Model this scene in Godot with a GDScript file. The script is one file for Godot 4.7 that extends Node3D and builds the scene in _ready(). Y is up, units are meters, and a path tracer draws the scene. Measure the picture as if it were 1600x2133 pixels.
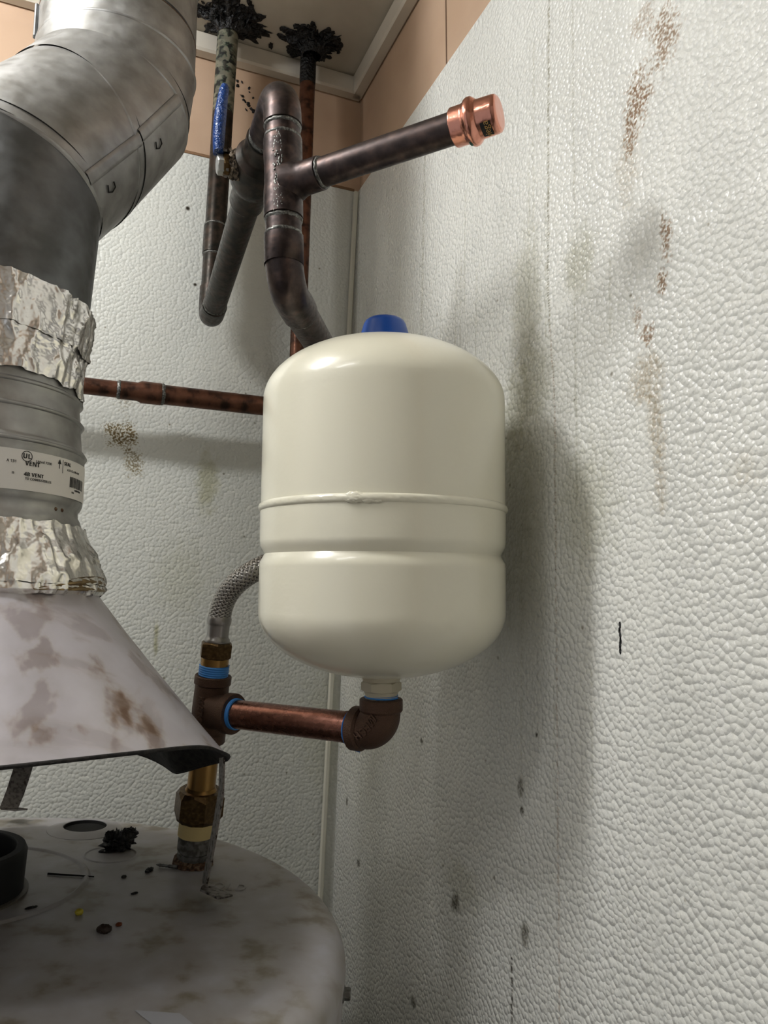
extends Node3D
# A water heater closet: camera and light first, then the room, the large objects, the small ones last.

const EYE := Vector3(-0.367, 1.62, 1.017)
const PITCH := 0.12915
const YAW := 0.39794
const FOCAL := 1546.0
var cam_basis: Basis
var base_of := {}
var rng := RandomNumberGenerator.new()
var M := {}

# ------------------------------------------------------------------ mesh builder
class MB:
	var v := PackedVector3Array()
	var n := PackedVector3Array()
	var uv := PackedVector2Array()
	var uv2 := PackedVector2Array()
	var idx := PackedInt32Array()

	func tri(a: int, b: int, c: int) -> void:
		var g: Vector3 = (v[b] - v[a]).cross(v[c] - v[a])
		if g.length_squared() < 1e-20:
			return
		if g.dot(n[a] + n[b] + n[c]) > 0.0:
			idx.append_array([a, c, b])
		else:
			idx.append_array([a, b, c])

	# rows of points, each row the same count; closed rows repeat their first point at the end
	func grid(rows: Array, closed := true, uvs: Array = [], flip := false) -> void:
		var start := v.size()
		var nr := rows.size()
		var nc: int = rows[0].size()
		for i in nr:
			var row: PackedVector3Array = rows[i]
			var up: PackedVector3Array = rows[mini(i + 1, nr - 1)]
			var dn: PackedVector3Array = rows[maxi(i - 1, 0)]
			for j in nc:
				var jp := j + 1
				var jm := j - 1
				if closed:
					jp = 1 if j == nc - 1 else j + 1
					jm = nc - 2 if j == 0 else j - 1
				else:
					jp = mini(jp, nc - 1)
					jm = maxi(jm, 0)
				var dc: Vector3 = row[jp] - row[jm]
				if dc.length_squared() < 1e-14:
					dc = up[jp] - up[jm]
					if dc.length_squared() < 1e-14:
						dc = dn[jp] - dn[jm]
				var dr: Vector3 = up[j] - dn[j]
				var nn: Vector3 = dc.cross(dr)
				nn = nn.normalized() if nn.length_squared() > 1e-24 else Vector3.UP
				v.append(row[j])
				n.append(-nn if flip else nn)
				uv.append(uvs[i][j] if uvs.size() else Vector2(float(j) / (nc - 1), float(i) / maxi(nr - 1, 1)))
				uv2.append(Vector2.ZERO)
		for i in nr - 1:
			for j in nc - 1:
				var a := start + i * nc + j
				tri(a, a + 1, a + nc)
				tri(a + 1, a + nc + 1, a + nc)

	# flat polygon face (convex), normal given by the side it should look to
	func face(pts: Array, out: Vector3, uvs: Array = []) -> void:
		var s := v.size()
		var nn: Vector3 = (pts[1] - pts[0]).cross(pts[2] - pts[0]).normalized()
		if nn.dot(out) < 0.0:
			nn = -nn
		for k in pts.size():
			v.append(pts[k])
			n.append(nn)
			uv.append(uvs[k] if uvs.size() else Vector2.ZERO)
			uv2.append(uvs[k] if uvs.size() else Vector2.ZERO)
		for k in range(1, pts.size() - 1):
			tri(s, s + k, s + k + 1)

	# hexahedron from 8 corners: bottom four in order, then top four above them
	func hexa(p: Array) -> void:
		var c := Vector3.ZERO
		for q in p:
			c += q / 8.0
		for f in [[0, 1, 2, 3], [4, 5, 6, 7], [0, 1, 5, 4], [1, 2, 6, 5], [2, 3, 7, 6], [3, 0, 4, 7]]:
			var q := [p[f[0]], p[f[1]], p[f[2]], p[f[3]]]
			var m: Vector3 = (q[0] + q[1] + q[2] + q[3]) / 4.0
			face(q, m - c)

	func box(c: Vector3, size: Vector3, b := Basis.IDENTITY, chamfer := 0.0) -> void:
		var h := size / 2.0
		if chamfer <= 0.0:
			var p := []
			for y in [-h.y, h.y]:
				for q in [[-1, -1], [1, -1], [1, 1], [-1, 1]]:
					p.append(c + b * Vector3(q[0] * h.x, y, q[1] * h.z))
			hexa(p)
			return
		var k := minf(chamfer, minf(h.x, minf(h.y, h.z)) * 0.9)
		var pts := []
		for sx in [-1, 1]:
			for sy in [-1, 1]:
				for sz in [-1, 1]:
					for ax in 3:
						var q := Vector3(sx * (h.x - k), sy * (h.y - k), sz * (h.z - k))
						q[ax] += k * [sx, sy, sz][ax]
						pts.append(c + b * q)
		hull(pts)

	# convex hull of a few points, flat faces
	func hull(pts: Array) -> void:
		var cc := Vector3.ZERO
		for q in pts:
			cc += q / pts.size()
		var done := {}
		for i in pts.size():
			for j in range(i + 1, pts.size()):
				for k in range(j + 1, pts.size()):
					var nn: Vector3 = (pts[j] - pts[i]).cross(pts[k] - pts[i])
					if nn.length_squared() < 1e-18:
						continue
					nn = nn.normalized()
					if nn.dot(pts[i] - cc) < 0.0:
						nn = -nn
					var d := nn.dot(pts[i])
					var flat := []
					var ok := true
					for m in pts.size():
						var e: float = nn.dot(pts[m]) - d
						if e > 1e-6:
							ok = false
							break
						if e > -1e-6:
							flat.append(m)
					if not ok or done.has(str(flat)):
						continue
					done[str(flat)] = true
					var fc := Vector3.ZERO
					for m in flat:
						fc += pts[m] / flat.size()
					var ux: Vector3 = (pts[flat[0]] - fc).normalized()
					var uy := nn.cross(ux)
					flat.sort_custom(func(a, b2): return atan2((pts[a] - fc).dot(uy), (pts[a] - fc).dot(ux)) < atan2((pts[b2] - fc).dot(uy), (pts[b2] - fc).dot(ux)))
					var poly := []
					for m in flat:
						poly.append(pts[m])
					face(poly, nn)

	# tube through points with a radius at each; hard edges where the profile bends by more than `crease`
	func tube(pts: Array, rads: Array, seg := 40, o := {}) -> void:
		var p: Array = pts.duplicate()
		var r: Array = rads.duplicate()
		if o.get("cap", true):
			p.push_front(p[0])
			r.push_front(0.0)
			p.push_back(p[-1])
			r.push_back(0.0)
		var m := p.size()
		var tan_: Array = []
		for i in m:
			var a: Vector3 = p[maxi(i - 1, 0)]
			var b: Vector3 = p[mini(i + 1, m - 1)]
			var k := 1
			while (b - a).length_squared() < 1e-14 and k < m:
				k += 1
				a = p[maxi(i - k, 0)]
				b = p[mini(i + k, m - 1)]
			# keep a straight neighbour's direction where two points coincide
			tan_.append(o.axis if o.has("axis") else (b - a).normalized())
		var x0: Vector3 = o.get("x", Vector3.ZERO)
		var t0: Vector3 = tan_[0]
		if x0 == Vector3.ZERO:
			x0 = t0.cross(Vector3(0.31, 0.2, 0.93))
		var x := (x0 - t0 * x0.dot(t0)).normalized()
		var shape = o.get("shape")
		var rows := []
		var uvs := []
		var s := 0.0
		var prof := [Vector2(0, r[0])]
		for i in m:
			if i > 0:
				x = (x - tan_[i] * x.dot(tan_[i])).normalized()
				s += p[i].distance_to(p[i - 1])
				prof.append(Vector2(s, r[i]))
			var y: Vector3 = tan_[i].cross(x)
			var row := PackedVector3Array()
			var ur := []
			for j in seg + 1:
				var th := TAU * (j % seg) / seg
				var rr: float = r[i]
				if shape != null:
					rr = shape.call(th, i - (1 if o.get("cap", true) else 0), rr, s)
				row.append(p[i] + (x * cos(th) + y * sin(th)) * rr)
				ur.append(Vector2(float(j) / seg, s))
			rows.append(row)
			uvs.append(ur)
		var crease: float = o.get("crease", 0.6)
		var first := 0
		for i in range(1, m):
			var cut := i == m - 1
			if not cut:
				var d0: Vector2 = prof[i] - prof[i - 1]
				var d1: Vector2 = prof[i + 1] - prof[i]
				if d0.length() > 1e-9 and d1.length() > 1e-9 and absf(d0.angle_to(d1)) > crease:
					cut = true
			if cut:
				grid(rows.slice(first, i + 1), true, uvs.slice(first, i + 1))
				first = i

	# profile [[height, radius], ...] along the axis from a in direction d
	func lathe(a: Vector3, d: Vector3, prof: Array, seg := 48, o := {}) -> void:
		var pts := []
		var rads := []
		for q in prof:
			pts.append(a + d * q[0])
			rads.append(q[1])
		var q2: Dictionary = o.duplicate()
		q2.axis = d.normalized()
		tube(pts, rads, seg, q2)

	func lump(c: Vector3, r: Vector3, b: Basis, noise: FastNoiseLite, amp: float, nu := 20, nv := 12) -> void:
		var rows := []
		for i in nv + 1:
			var ph := PI * i / nv
			var row := PackedVector3Array()
			for j in nu + 1:
				var th := TAU * (j % nu) / nu
				var d := Vector3(sin(ph) * cos(th), -cos(ph), -sin(ph) * sin(th))
				var k := 1.0 + amp * noise.get_noise_3dv(d * 60.0 + c * 3000.0)
				row.append(c + b * (d * r * k))
			rows.append(row)
		grid(rows, true)

	func add(other: MB) -> void:
		var s := v.size()
		v.append_array(other.v)
		n.append_array(other.n)
		uv.append_array(other.uv)
		uv2.append_array(other.uv2)
		for i in other.idx:
			idx.append(i + s)

	func mesh(off: Vector3) -> ArrayMesh:
		var vv := PackedVector3Array()
		vv.resize(v.size())
		for i in v.size():
			vv[i] = v[i] - off
		var a := []
		a.resize(Mesh.ARRAY_MAX)
		a[Mesh.ARRAY_VERTEX] = vv
		a[Mesh.ARRAY_NORMAL] = n
		a[Mesh.ARRAY_TEX_UV] = uv
		a[Mesh.ARRAY_TEX_UV2] = uv2
		a[Mesh.ARRAY_INDEX] = idx
		var am := ArrayMesh.new()
		am.add_surface_from_arrays(Mesh.PRIMITIVE_TRIANGLES, a)
		return am


# ------------------------------------------------------------------ helpers
# a point of the place: where the sight line through that spot of the frame has gone `d` metres deep
func P(x: float, y: float, d: float) -> Vector3:
	return EYE + cam_basis * Vector3((x - 800.0) / FOCAL, (1066.5 - y) / FOCAL, -1.0) * d


func thing(called: String, label: String, category: String, at: Vector3, group := "") -> Node3D:
	var o := Node3D.new()
	o.name = called
	add_child(o, true)
	o.position = at
	base_of[o] = at
	o.set_meta("label", label)
	o.set_meta("category", category)
	if group:
		o.set_meta("group", group)
	return o


func part(called: String, mb: MB, mat: Material, parent: Node3D, label := "") -> MeshInstance3D:
	var o := MeshInstance3D.new()
	o.name = called
	o.mesh = mb.mesh(base_of[parent])
	o.material_override = mat
	parent.add_child(o, true)
	base_of[o] = base_of[parent]
	if label:
		o.set_meta("label", label)
	return o


func struct(called: String, mb: MB, mat: Material, label: String, category := "wall") -> MeshInstance3D:
	var o := MeshInstance3D.new()
	o.name = called
	o.mesh = mb.mesh(Vector3.ZERO)
	o.material_override = mat
	add_child(o, true)
	base_of[o] = Vector3.ZERO
	o.set_meta("kind", "structure")
	o.set_meta("label", label)
	o.set_meta("category", category)
	return o


func noise(seed_: int, freq: float, oct := 4, type := FastNoiseLite.TYPE_SIMPLEX_SMOOTH) -> FastNoiseLite:
	var f := FastNoiseLite.new()
	f.seed = seed_
	f.frequency = freq
	f.noise_type = type
	f.fractal_octaves = oct
	f.fractal_type = FastNoiseLite.FRACTAL_FBM if oct > 1 else FastNoiseLite.FRACTAL_NONE
	return f


# tiling noise picture through a colour ramp
func ntex(seed_: int, freq: float, oct: int, cols: Array, offs: Array, size := 512) -> Texture2D:
	var t := NoiseTexture2D.new()
	t.width = size
	t.height = size
	t.seamless = true
	t.noise = noise(seed_, freq, oct)
	var g := Gradient.new()
	g.offsets = PackedFloat32Array(offs)
	g.colors = PackedColorArray(cols)
	t.color_ramp = g
	return t


func gray(v: float) -> Color:
	return Color(v, v, v)


func mat(called: String, c: Color, rough: float, metal := 0.0, o := {}) -> StandardMaterial3D:
	var m := StandardMaterial3D.new()
	m.resource_name = called
	m.albedo_color = c
	m.roughness = rough
	m.metallic = metal
	if o.has("tex"):
		m.albedo_texture = o.tex
	if o.has("rtex"):
		m.roughness_texture = o.rtex
		m.roughness_texture_channel = BaseMaterial3D.TEXTURE_CHANNEL_RED
	if o.has("bump"):
		m.heightmap_enabled = true
		m.heightmap_texture = o.bump
		m.heightmap_scale = o.get("relief", 0.1)
	if o.has("tile"):
		m.uv1_triplanar = true
		m.uv1_world_triplanar = o.get("world", false)
		m.uv1_scale = Vector3.ONE / float(o.tile)
	if o.has("coat"):
		m.clearcoat_enabled = true
		m.clearcoat = o.coat
		m.clearcoat_roughness = o.get("coat_rough", 0.1)
	return m


# points of a line a - c - b whose corner c is rounded with radius r
func fillet(a: Vector3, c: Vector3, b: Vector3, r: float, n := 14) -> Array:
	var u := (a - c).normalized()
	var w := (b - c).normalized()
	var half := u.angle_to(w) / 2.0
	var t := r / tan(half)
	var o := c + (u + w).normalized() * r / sin(half)
	var s := c + u * t
	var e := c + w * t
	var out := []
	for i in n + 1:
		var d: Vector3 = (s - o).normalized().slerp((e - o).normalized(), float(i) / n)
		out.append(o + d * r)
	return out


# raised or printed lettering: TextMesh bent by a map from (x, y, height) to the surface
func lettering(text: String, size: float, thick: float, where: Callable, bold := false) -> MB:
	var tm := TextMesh.new()
	var f := SystemFont.new()
	f.font_names = PackedStringArray(["Droid Sans"])
	if bold:
		f.font_weight = 700
	tm.font = f
	tm.text = text
	tm.font_size = 64
	tm.pixel_size = 0.001
	tm.depth = 0.01
	var k0 := size / 0.046
	tm.curve_step = 2.0
	var arr := tm.surface_get_arrays(0)
	var mb := MB.new()
	var vv: PackedVector3Array = arr[Mesh.ARRAY_VERTEX]
	var ii: PackedInt32Array = arr[Mesh.ARRAY_INDEX] if arr[Mesh.ARRAY_INDEX] != null else PackedInt32Array(range(vv.size()))
	for k in range(0, ii.size(), 3):
		var q := []
		var src := [vv[ii[k]], vv[ii[k + 1]], vv[ii[k + 2]]]
		for s in src:
			q.append(where.call(s.x * k0, s.y * k0, (s.z / 0.01 + 0.5) * thick))
		var flat: Vector3 = (src[1] - src[0]).cross(src[2] - src[0])
		var real: Vector3 = (q[1] - q[0]).cross(q[2] - q[0])
		if real.length_squared() < 1e-22 or flat.length_squared() < 1e-22:
			continue
		mb.face(q, -real)
	return mb


func hexnut(mb: MB, a: Vector3, d: Vector3, len: float, r: float, chamfer := 0.0022, _inner := 0.0, turn := 0.0) -> void:
	d = d.normalized()
	var x := d.cross(Vector3(0.31, 0.2, 0.93)).normalized().rotated(d, turn)
	var ring := func(th: float, rr: float, h: float) -> Vector3: return a + d * h + x.rotated(d, th) * rr
	for i in 6:
		var t0 := TAU * i / 6.0
		var t1 := TAU * (i + 1) / 6.0
		var tm := (t0 + t1) / 2.0
		var out: Vector3 = x.rotated(d, tm)
		mb.face([ring.call(t0, r, chamfer), ring.call(t1, r, chamfer), ring.call(tm, r * 0.866, chamfer * 0.35), ring.call(t0, r, chamfer)], out)
		mb.face([ring.call(t0, r, chamfer), ring.call(t1, r, chamfer), ring.call(t1, r, len - chamfer), ring.call(t0, r, len - chamfer)], out)
		mb.face([ring.call(t0, r, len - chamfer), ring.call(tm, r * 0.866, len - chamfer * 0.35), ring.call(t1, r, len - chamfer)], out)
		for e in 2:
			var h := 0.0 if e == 0 else len
			var hc := chamfer if e == 0 else len - chamfer
			var hm := chamfer * 0.35 if e == 0 else len - chamfer * 0.35
			var up := -d if e == 0 else d
			var ca: Vector3 = ring.call(t0, r * 0.84, h)
			var cm: Vector3 = ring.call(tm, r * 0.84, h)
			var cb: Vector3 = ring.call(t1, r * 0.84, h)
			mb.face([ring.call(t0, r, hc), ca, cm, ring.call(tm, r * 0.866, hm)], up + out * 0.4)
			mb.face([ring.call(tm, r * 0.866, hm), cm, cb, ring.call(t1, r, hc)], up + out * 0.4)
			mb.face([a + d * h, ca, cm, cb], up)


func threads(mb: MB, a: Vector3, d: Vector3, len: float, r: float, pitch := 0.0016, depth := 0.0007) -> void:
	var prof := []
	var k := int(len / pitch)
	for i in k:
		prof.append([i * pitch, r - depth])
		prof.append([(i + 0.5) * pitch, r])
	prof.append([len, r - depth])
	mb.lathe(a, d, prof, 40, {"crease": 3.0})


# blue thread sealing tape wound over a thread
func tape_wrap(mb: MB, a: Vector3, d: Vector3, len: float, r: float, seed_ := 1) -> void:
	var nz := noise(seed_, 0.9, 3)
	var prof := []
	var k := 16
	for i in k + 1:
		prof.append([len * i / k, r])
	mb.lathe(a, d, prof, 48, {"shape": func(th, _i, rr, s):
		return rr + 0.0006 * sin(s * 3000.0 + th) + 0.0003 * nz.get_noise_3d(cos(th) * 3.0, sin(th) * 3.0, s * 1400.0) if rr > 0.0 else 0.0})


# a soldered joint: an uneven ring of solder
func solder(mb: MB, c: Vector3, d: Vector3, r: float, seed_ := 1, w := 0.0022) -> void:
	var nz := noise(seed_, 0.8, 3)
	mb.lathe(c - d * w, d, [[0.0, r - 0.0004], [w * 0.5, r + 0.0005], [w, r + 0.001], [w * 1.5, r + 0.0006], [w * 2.0, r - 0.0004]], 40, {"crease": 3.0, "cap": false, "shape": func(th, _i, rr, s):
		return rr + 0.0011 * nz.get_noise_3d(cos(th) * 2.5, sin(th) * 2.5, s * 900.0)})


func rx(y: float) -> float:   # the right wall leans a little
	return 0.016 - 0.03 * maxf(0.0, 2.265 - y)


func _ready() -> void:
	rng.seed = 7
	_camera_and_light()
	_materials()
	_room()
	_tank()
	_heater()
	_hood()
	_vent()
	_bottom_fittings()
	_column()
	_hose()
	_riser()
	_valve()
	_back_pipes()
	_tar()
	_debris()


func _camera_and_light() -> void:
	cam_basis = Basis.from_euler(Vector3(PITCH, -YAW, 0.0))
	var cam := Camera3D.new()
	cam.name = "camera"
	cam.transform = Transform3D(cam_basis, EYE)
	cam.fov = rad_to_deg(2.0 * atan(1066.5 / FOCAL))
	cam.near = 0.02
	cam.far = 50.0
	add_child(cam)
	cam.current = true
	var we := WorldEnvironment.new()
	we.name = "environment"
	var e := Environment.new()
	e.background_mode = Environment.BG_COLOR
	e.background_color = Color(0.97, 0.98, 1.0)   # the bright hall outside the doorway
	e.background_energy_multiplier = 0.42
	e.tonemap_mode = Environment.TONE_MAPPER_LINEAR
	e.tonemap_exposure = 1.08
	e.sdfgi_enabled = true
	e.ssao_enabled = true
	e.ssil_enabled = true
	we.environment = e
	add_child(we)
	_tube("fluorescent_tube", Vector3(-0.85, 2.405, 0.475), 0.46, 0.165, "short fluorescent tube under the closet ceiling in front of the vent pipe")
	_tube("fluorescent_tube", Vector3(-0.95, 2.41, 0.93), 0.44, 0.026, "dimmer fluorescent tube under the closet ceiling beside the doorway")


func _tube(called: String, at: Vector3, len: float, energy: float, label: String) -> void:
	var t := thing(called, label, "lamp", at, "")
	var col := Color(0.985, 0.99, 1.0)
	var g := MB.new()
	g.lathe(at - Vector3(len / 2.0, 0, 0), Vector3.RIGHT, [[0.0, 0.022], [len, 0.022]], 24)
	var gm := mat("glowing tube", Color(1, 1, 1), 0.4)
	gm.emission_enabled = true
	gm.emission = col
	gm.emission_energy_multiplier = 5.0
	part("lamp_tube", g, gm, t)
	var hm := mat("white lamp holder", Color(0.85, 0.84, 0.82), 0.4)
	for k in [-1, 1]:
		var s := MB.new()
		s.lathe(at + Vector3(k * (len / 2.0 + 0.001), 0, 0), Vector3.RIGHT * k, [[0.0, 0.023], [0.012, 0.023], [0.013, 0.006], [0.02, 0.006]], 20)
		part("lamp_cap", s, M.get("steel_cap", hm), t)
		s = MB.new()
		s.box(at + Vector3(k * (len / 2.0 + 0.009), 0.0375 + 0.018, 0), Vector3(0.012, 0.075, 0.03), Basis.IDENTITY, 0.002)
		part("lamp_holder", s, hm, t)
	for k in 3:
		var l := OmniLight3D.new()
		l.name = "lamp_light"
		l.light_color = col
		l.light_energy = energy
		l.light_size = 0.045
		l.omni_range = 8.0
		l.omni_attenuation = 2.0
		l.shadow_enabled = true
		l.position = Vector3((k - 1) * len * 0.36, 0, 0)
		t.add_child(l, true)


# ------------------------------------------------------------------ materials
func _materials() -> void:
	M.galv = mat("galvanised sheet", Color(1, 1, 1), 1.0, 0.75, {"tile": 0.22,
		"tex": ntex(11, 0.012, 5, [Color(0.54, 0.535, 0.52), Color(0.63, 0.63, 0.62), Color(0.69, 0.69, 0.685)], [0.25, 0.55, 0.8]),
		"rtex": ntex(12, 0.03, 4, [gray(0.36), gray(0.56)], [0.2, 0.8]), "bump": ntex(13, 0.006, 2, [gray(0.0), gray(1.0)], [0.2, 0.8], 256), "relief": 0.06})
	M.galv_dark = mat("dark galvanised sheet", Color(0.66, 0.67, 0.68), 1.0, 0.7, {"tile": 0.22, "tex": M.galv.albedo_texture, "rtex": M.galv.roughness_texture})
	M.foil = mat("foil tape", Color(0.92, 0.91, 0.895), 0.27, 1.0, {"tile": 0.16, "bump": ntex(21, 0.011, 4, [gray(0.0), gray(1.0)], [0.15, 0.85]), "relief": 0.24})
	M.hood = mat("stained sheet metal", Color(1, 1, 1), 0.42, 0.35, {"tile": 0.30, "tex": _hood_tex()})
	M.hood_in = mat("sooty sheet metal", Color(0.16, 0.15, 0.14), 0.7, 0.2, {"tile": 0.1, "tex": ntex(31, 0.03, 4, [Color(0.1, 0.09, 0.08), gray(1.0)], [0.38, 0.5])})
	M.heater = mat("grey enamel", Color(1, 1, 1), 0.42, 0.0, {"tile": 0.42, "tex": _heater_tex(), "bump": ntex(42, 0.01, 3, [gray(0.0), gray(1.0)], [0.2, 0.8], 256), "relief": 0.03})
	M.black = mat("black plastic", Color(0.02, 0.02, 0.02), 0.6)
	M.tank = mat("cream enamel", Color(0.88, 0.865, 0.785), 0.30, 0.0, {"tile": 0.05, "bump": ntex(51, 0.03, 3, [gray(0.0), gray(1.0)], [0.2, 0.8], 256), "relief": 0.004, "coat": 0.6, "coat_rough": 0.12})
	M.blue = mat("blue plastic", Color(0.03, 0.29, 0.64), 0.38)
	M.dip = mat("blue dipped vinyl", Color(0.03, 0.21, 0.45), 0.28, 0.0, {"tile": 0.03, "bump": ntex(52, 0.03, 3, [gray(0.0), gray(1.0)], [0.3, 0.7], 256), "relief": 0.06})
	M.tape = mat("blue thread tape", Color(0.25, 0.55, 0.85), 0.5)
	M.copper_dark = mat("tarnished copper", Color(1, 1, 1), 1.0, 0.85, {"tile": 0.12,
		"tex": ntex(61, 0.018, 5, [Color(0.20, 0.175, 0.17), Color(0.29, 0.25, 0.24), Color(0.37, 0.30, 0.275)], [0.25, 0.6, 0.85]),
		"rtex": ntex(62, 0.05, 4, [gray(0.28), gray(0.52)], [0.2, 0.8])})
	M.copper_back = mat("brown copper", Color(1, 1, 1), 1.0, 0.7, {"tile": 0.15,
		"tex": ntex(63, 0.014, 5, [Color(0.20, 0.14, 0.11), Color(0.38, 0.25, 0.19), Color(0.45, 0.30, 0.23)], [0.25, 0.5, 0.8]),
		"rtex": M.copper_dark.roughness_texture})
	M.copper_black = mat("blackened copper", Color(1, 1, 1), 1.0, 0.6, {"tile": 0.15,
		"tex": ntex(64, 0.02, 5, [Color(0.12, 0.12, 0.10), Color(0.20, 0.17, 0.14), Color(0.26, 0.21, 0.18)], [0.25, 0.55, 0.8]),
		"rtex": M.copper_dark.roughness_texture})
	M.copper_new = mat("bright copper", Color(0.86, 0.60, 0.52), 0.2, 1.0, {"tile": 0.05, "bump": ntex(65, 0.02, 3, [gray(0.0), gray(1.0)], [0.2, 0.8], 256), "relief": 0.02})
	M.red_pipe = mat("red brass pipe", Color(1, 1, 1), 0.26, 1.0, {"tile": 0.08,
		"tex": ntex(66, 0.02, 4, [Color(0.49, 0.34, 0.29), Color(0.56, 0.39, 0.335), Color(0.62, 0.45, 0.39)], [0.2, 0.55, 0.85]), "rtex": ntex(67, 0.04, 3, [gray(0.7), gray(1.0)], [0.2, 0.8], 256)})
	M.red_pipe.roughness = 0.32
	M.bronze = mat("cast bronze", Color(0.36, 0.275, 0.225), 0.5, 0.75, {"tile": 0.03, "bump": ntex(71, 0.06, 4, [gray(0.0), gray(1.0)], [0.2, 0.8]), "relief": 0.035})
	M.brass = mat("brass", Color(0.60, 0.47, 0.28), 0.3, 1.0)
	M.brass_old = mat("old brass", Color(1, 1, 1), 0.38, 0.9, {"tile": 0.05, "tex": ntex(72, 0.02, 4, [Color(0.30, 0.23, 0.15), Color(0.38, 0.30, 0.19), Color(0.52, 0.43, 0.28)], [0.15, 0.6, 0.95])})
	M.solder = mat("solder", Color(0.55, 0.55, 0.53), 0.45, 0.8, {"tile": 0.02, "tex": ntex(73, 0.03, 3, [gray(0.55), gray(1.0)], [0.3, 0.7], 256)})
	M.steel = mat("stainless steel", Color(0.62, 0.61, 0.6), 0.28, 1.0)
	M.zinc = mat("zinc steel", Color(1, 1, 1), 0.45, 0.8, {"tile": 0.04, "tex": ntex(74, 0.02, 4, [Color(0.34, 0.33, 0.31), Color(0.55, 0.55, 0.54)], [0.3, 0.7], 256)})
	M.rust = mat("rust", Color(1, 1, 1), 0.85, 0.1, {"tile": 0.03, "tex": ntex(75, 0.03, 4, [Color(0.18, 0.11, 0.07), Color(0.36, 0.24, 0.15), Color(0.5, 0.42, 0.34)], [0.3, 0.5, 0.75], 256)})
	M.cream_tape = mat("cream thread tape", Color(0.80, 0.72, 0.50), 0.6)
	M.tar = mat("black roof tar", Color(0.012, 0.012, 0.012), 0.5, 0.0, {"tile": 0.05, "bump": ntex(81, 0.03, 4, [gray(0.0), gray(1.0)], [0.2, 0.8], 256), "relief": 0.2})
	M.paint_pipe = mat("paint splashed pipe", Color(1, 1, 1), 0.6, 0.0, {"tile": 0.09, "tex": ntex(82, 0.011, 5, [Color(0.05, 0.06, 0.05), Color(0.06, 0.07, 0.06), Color(0.30, 0.36, 0.29), Color(0.50, 0.49, 0.42)], [0.0, 0.42, 0.48, 0.56])})
	M.beige = mat("beige wall paint", Color(1, 1, 1), 0.6, 0.0, {"tile": 0.5, "world": true, "tex": ntex(91, 0.006, 4, [Color(0.71, 0.60, 0.50), Color(0.75, 0.64, 0.54)], [0.2, 0.8])})
	M.ceiling = mat("ceiling paint", Color(1, 1, 1), 0.7, 0.0, {"tile": 0.5, "world": true, "tex": ntex(92, 0.008, 4, [Color(0.70, 0.67, 0.61), Color(0.76, 0.73, 0.67)], [0.2, 0.8])})
	M.trim = mat("trim paint", Color(0.80, 0.77, 0.71), 0.5)
	M.strip = mat("corner strip plastic", Color(0.82, 0.81, 0.75), 0.4)
	M.room = mat("room wall paint", Color(0.70, 0.69, 0.67), 0.7)
	M.floor = mat("concrete", Color(0.42, 0.40, 0.38), 0.8)
	M.white = mat("white label", Color(0.86, 0.85, 0.83), 0.5)
	M.ink = mat("black ink", Color(0.03, 0.03, 0.03), 0.6)
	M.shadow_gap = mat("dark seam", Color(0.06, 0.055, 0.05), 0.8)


func _hood_tex() -> Texture2D:
	return ntex(33, 0.012, 6, [Color(0.40, 0.31, 0.25), Color(0.62, 0.57, 0.54), Color(0.69, 0.675, 0.685), Color(0.73, 0.715, 0.735), Color(0.76, 0.75, 0.77)], [0.20, 0.27, 0.33, 0.6, 0.85])


func _heater_tex() -> Texture2D:
	return ntex(41, 0.008, 6, [Color(0.46, 0.43, 0.37), Color(0.55, 0.53, 0.49), Color(0.605, 0.59, 0.58), Color(0.625, 0.615, 0.615), Color(0.66, 0.66, 0.675)], [0.15, 0.28, 0.40, 0.65, 0.9], 1024)


# pebbled wall panel: rounded bumps crowded together, tiling
func _pebbles() -> Texture2D:
	var f := FastNoiseLite.new()
	f.seed = 5
	f.noise_type = FastNoiseLite.TYPE_CELLULAR
	f.cellular_distance_function = FastNoiseLite.DISTANCE_EUCLIDEAN
	f.cellular_return_type = FastNoiseLite.RETURN_DISTANCE
	f.cellular_jitter = 1.0
	f.frequency = 0.05
	f.fractal_type = FastNoiseLite.FRACTAL_NONE
	f.domain_warp_enabled = true
	f.domain_warp_amplitude = 5.0
	f.domain_warp_frequency = 0.03
	var t := NoiseTexture2D.new()
	t.width = 2048
	t.height = 2048
	t.seamless = true
	t.seamless_blend_skirt = 0.06
	t.noise = f
	var g := Gradient.new()
	g.offsets = PackedFloat32Array([0.0, 0.25, 0.55, 0.8, 1.0])
	g.colors = PackedColorArray([gray(1.0), gray(0.93), gray(0.55), gray(0.2), gray(0.1)])
	t.color_ramp = g
	return t


var spots: FastNoiseLite
var blotch: FastNoiseLite

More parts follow.
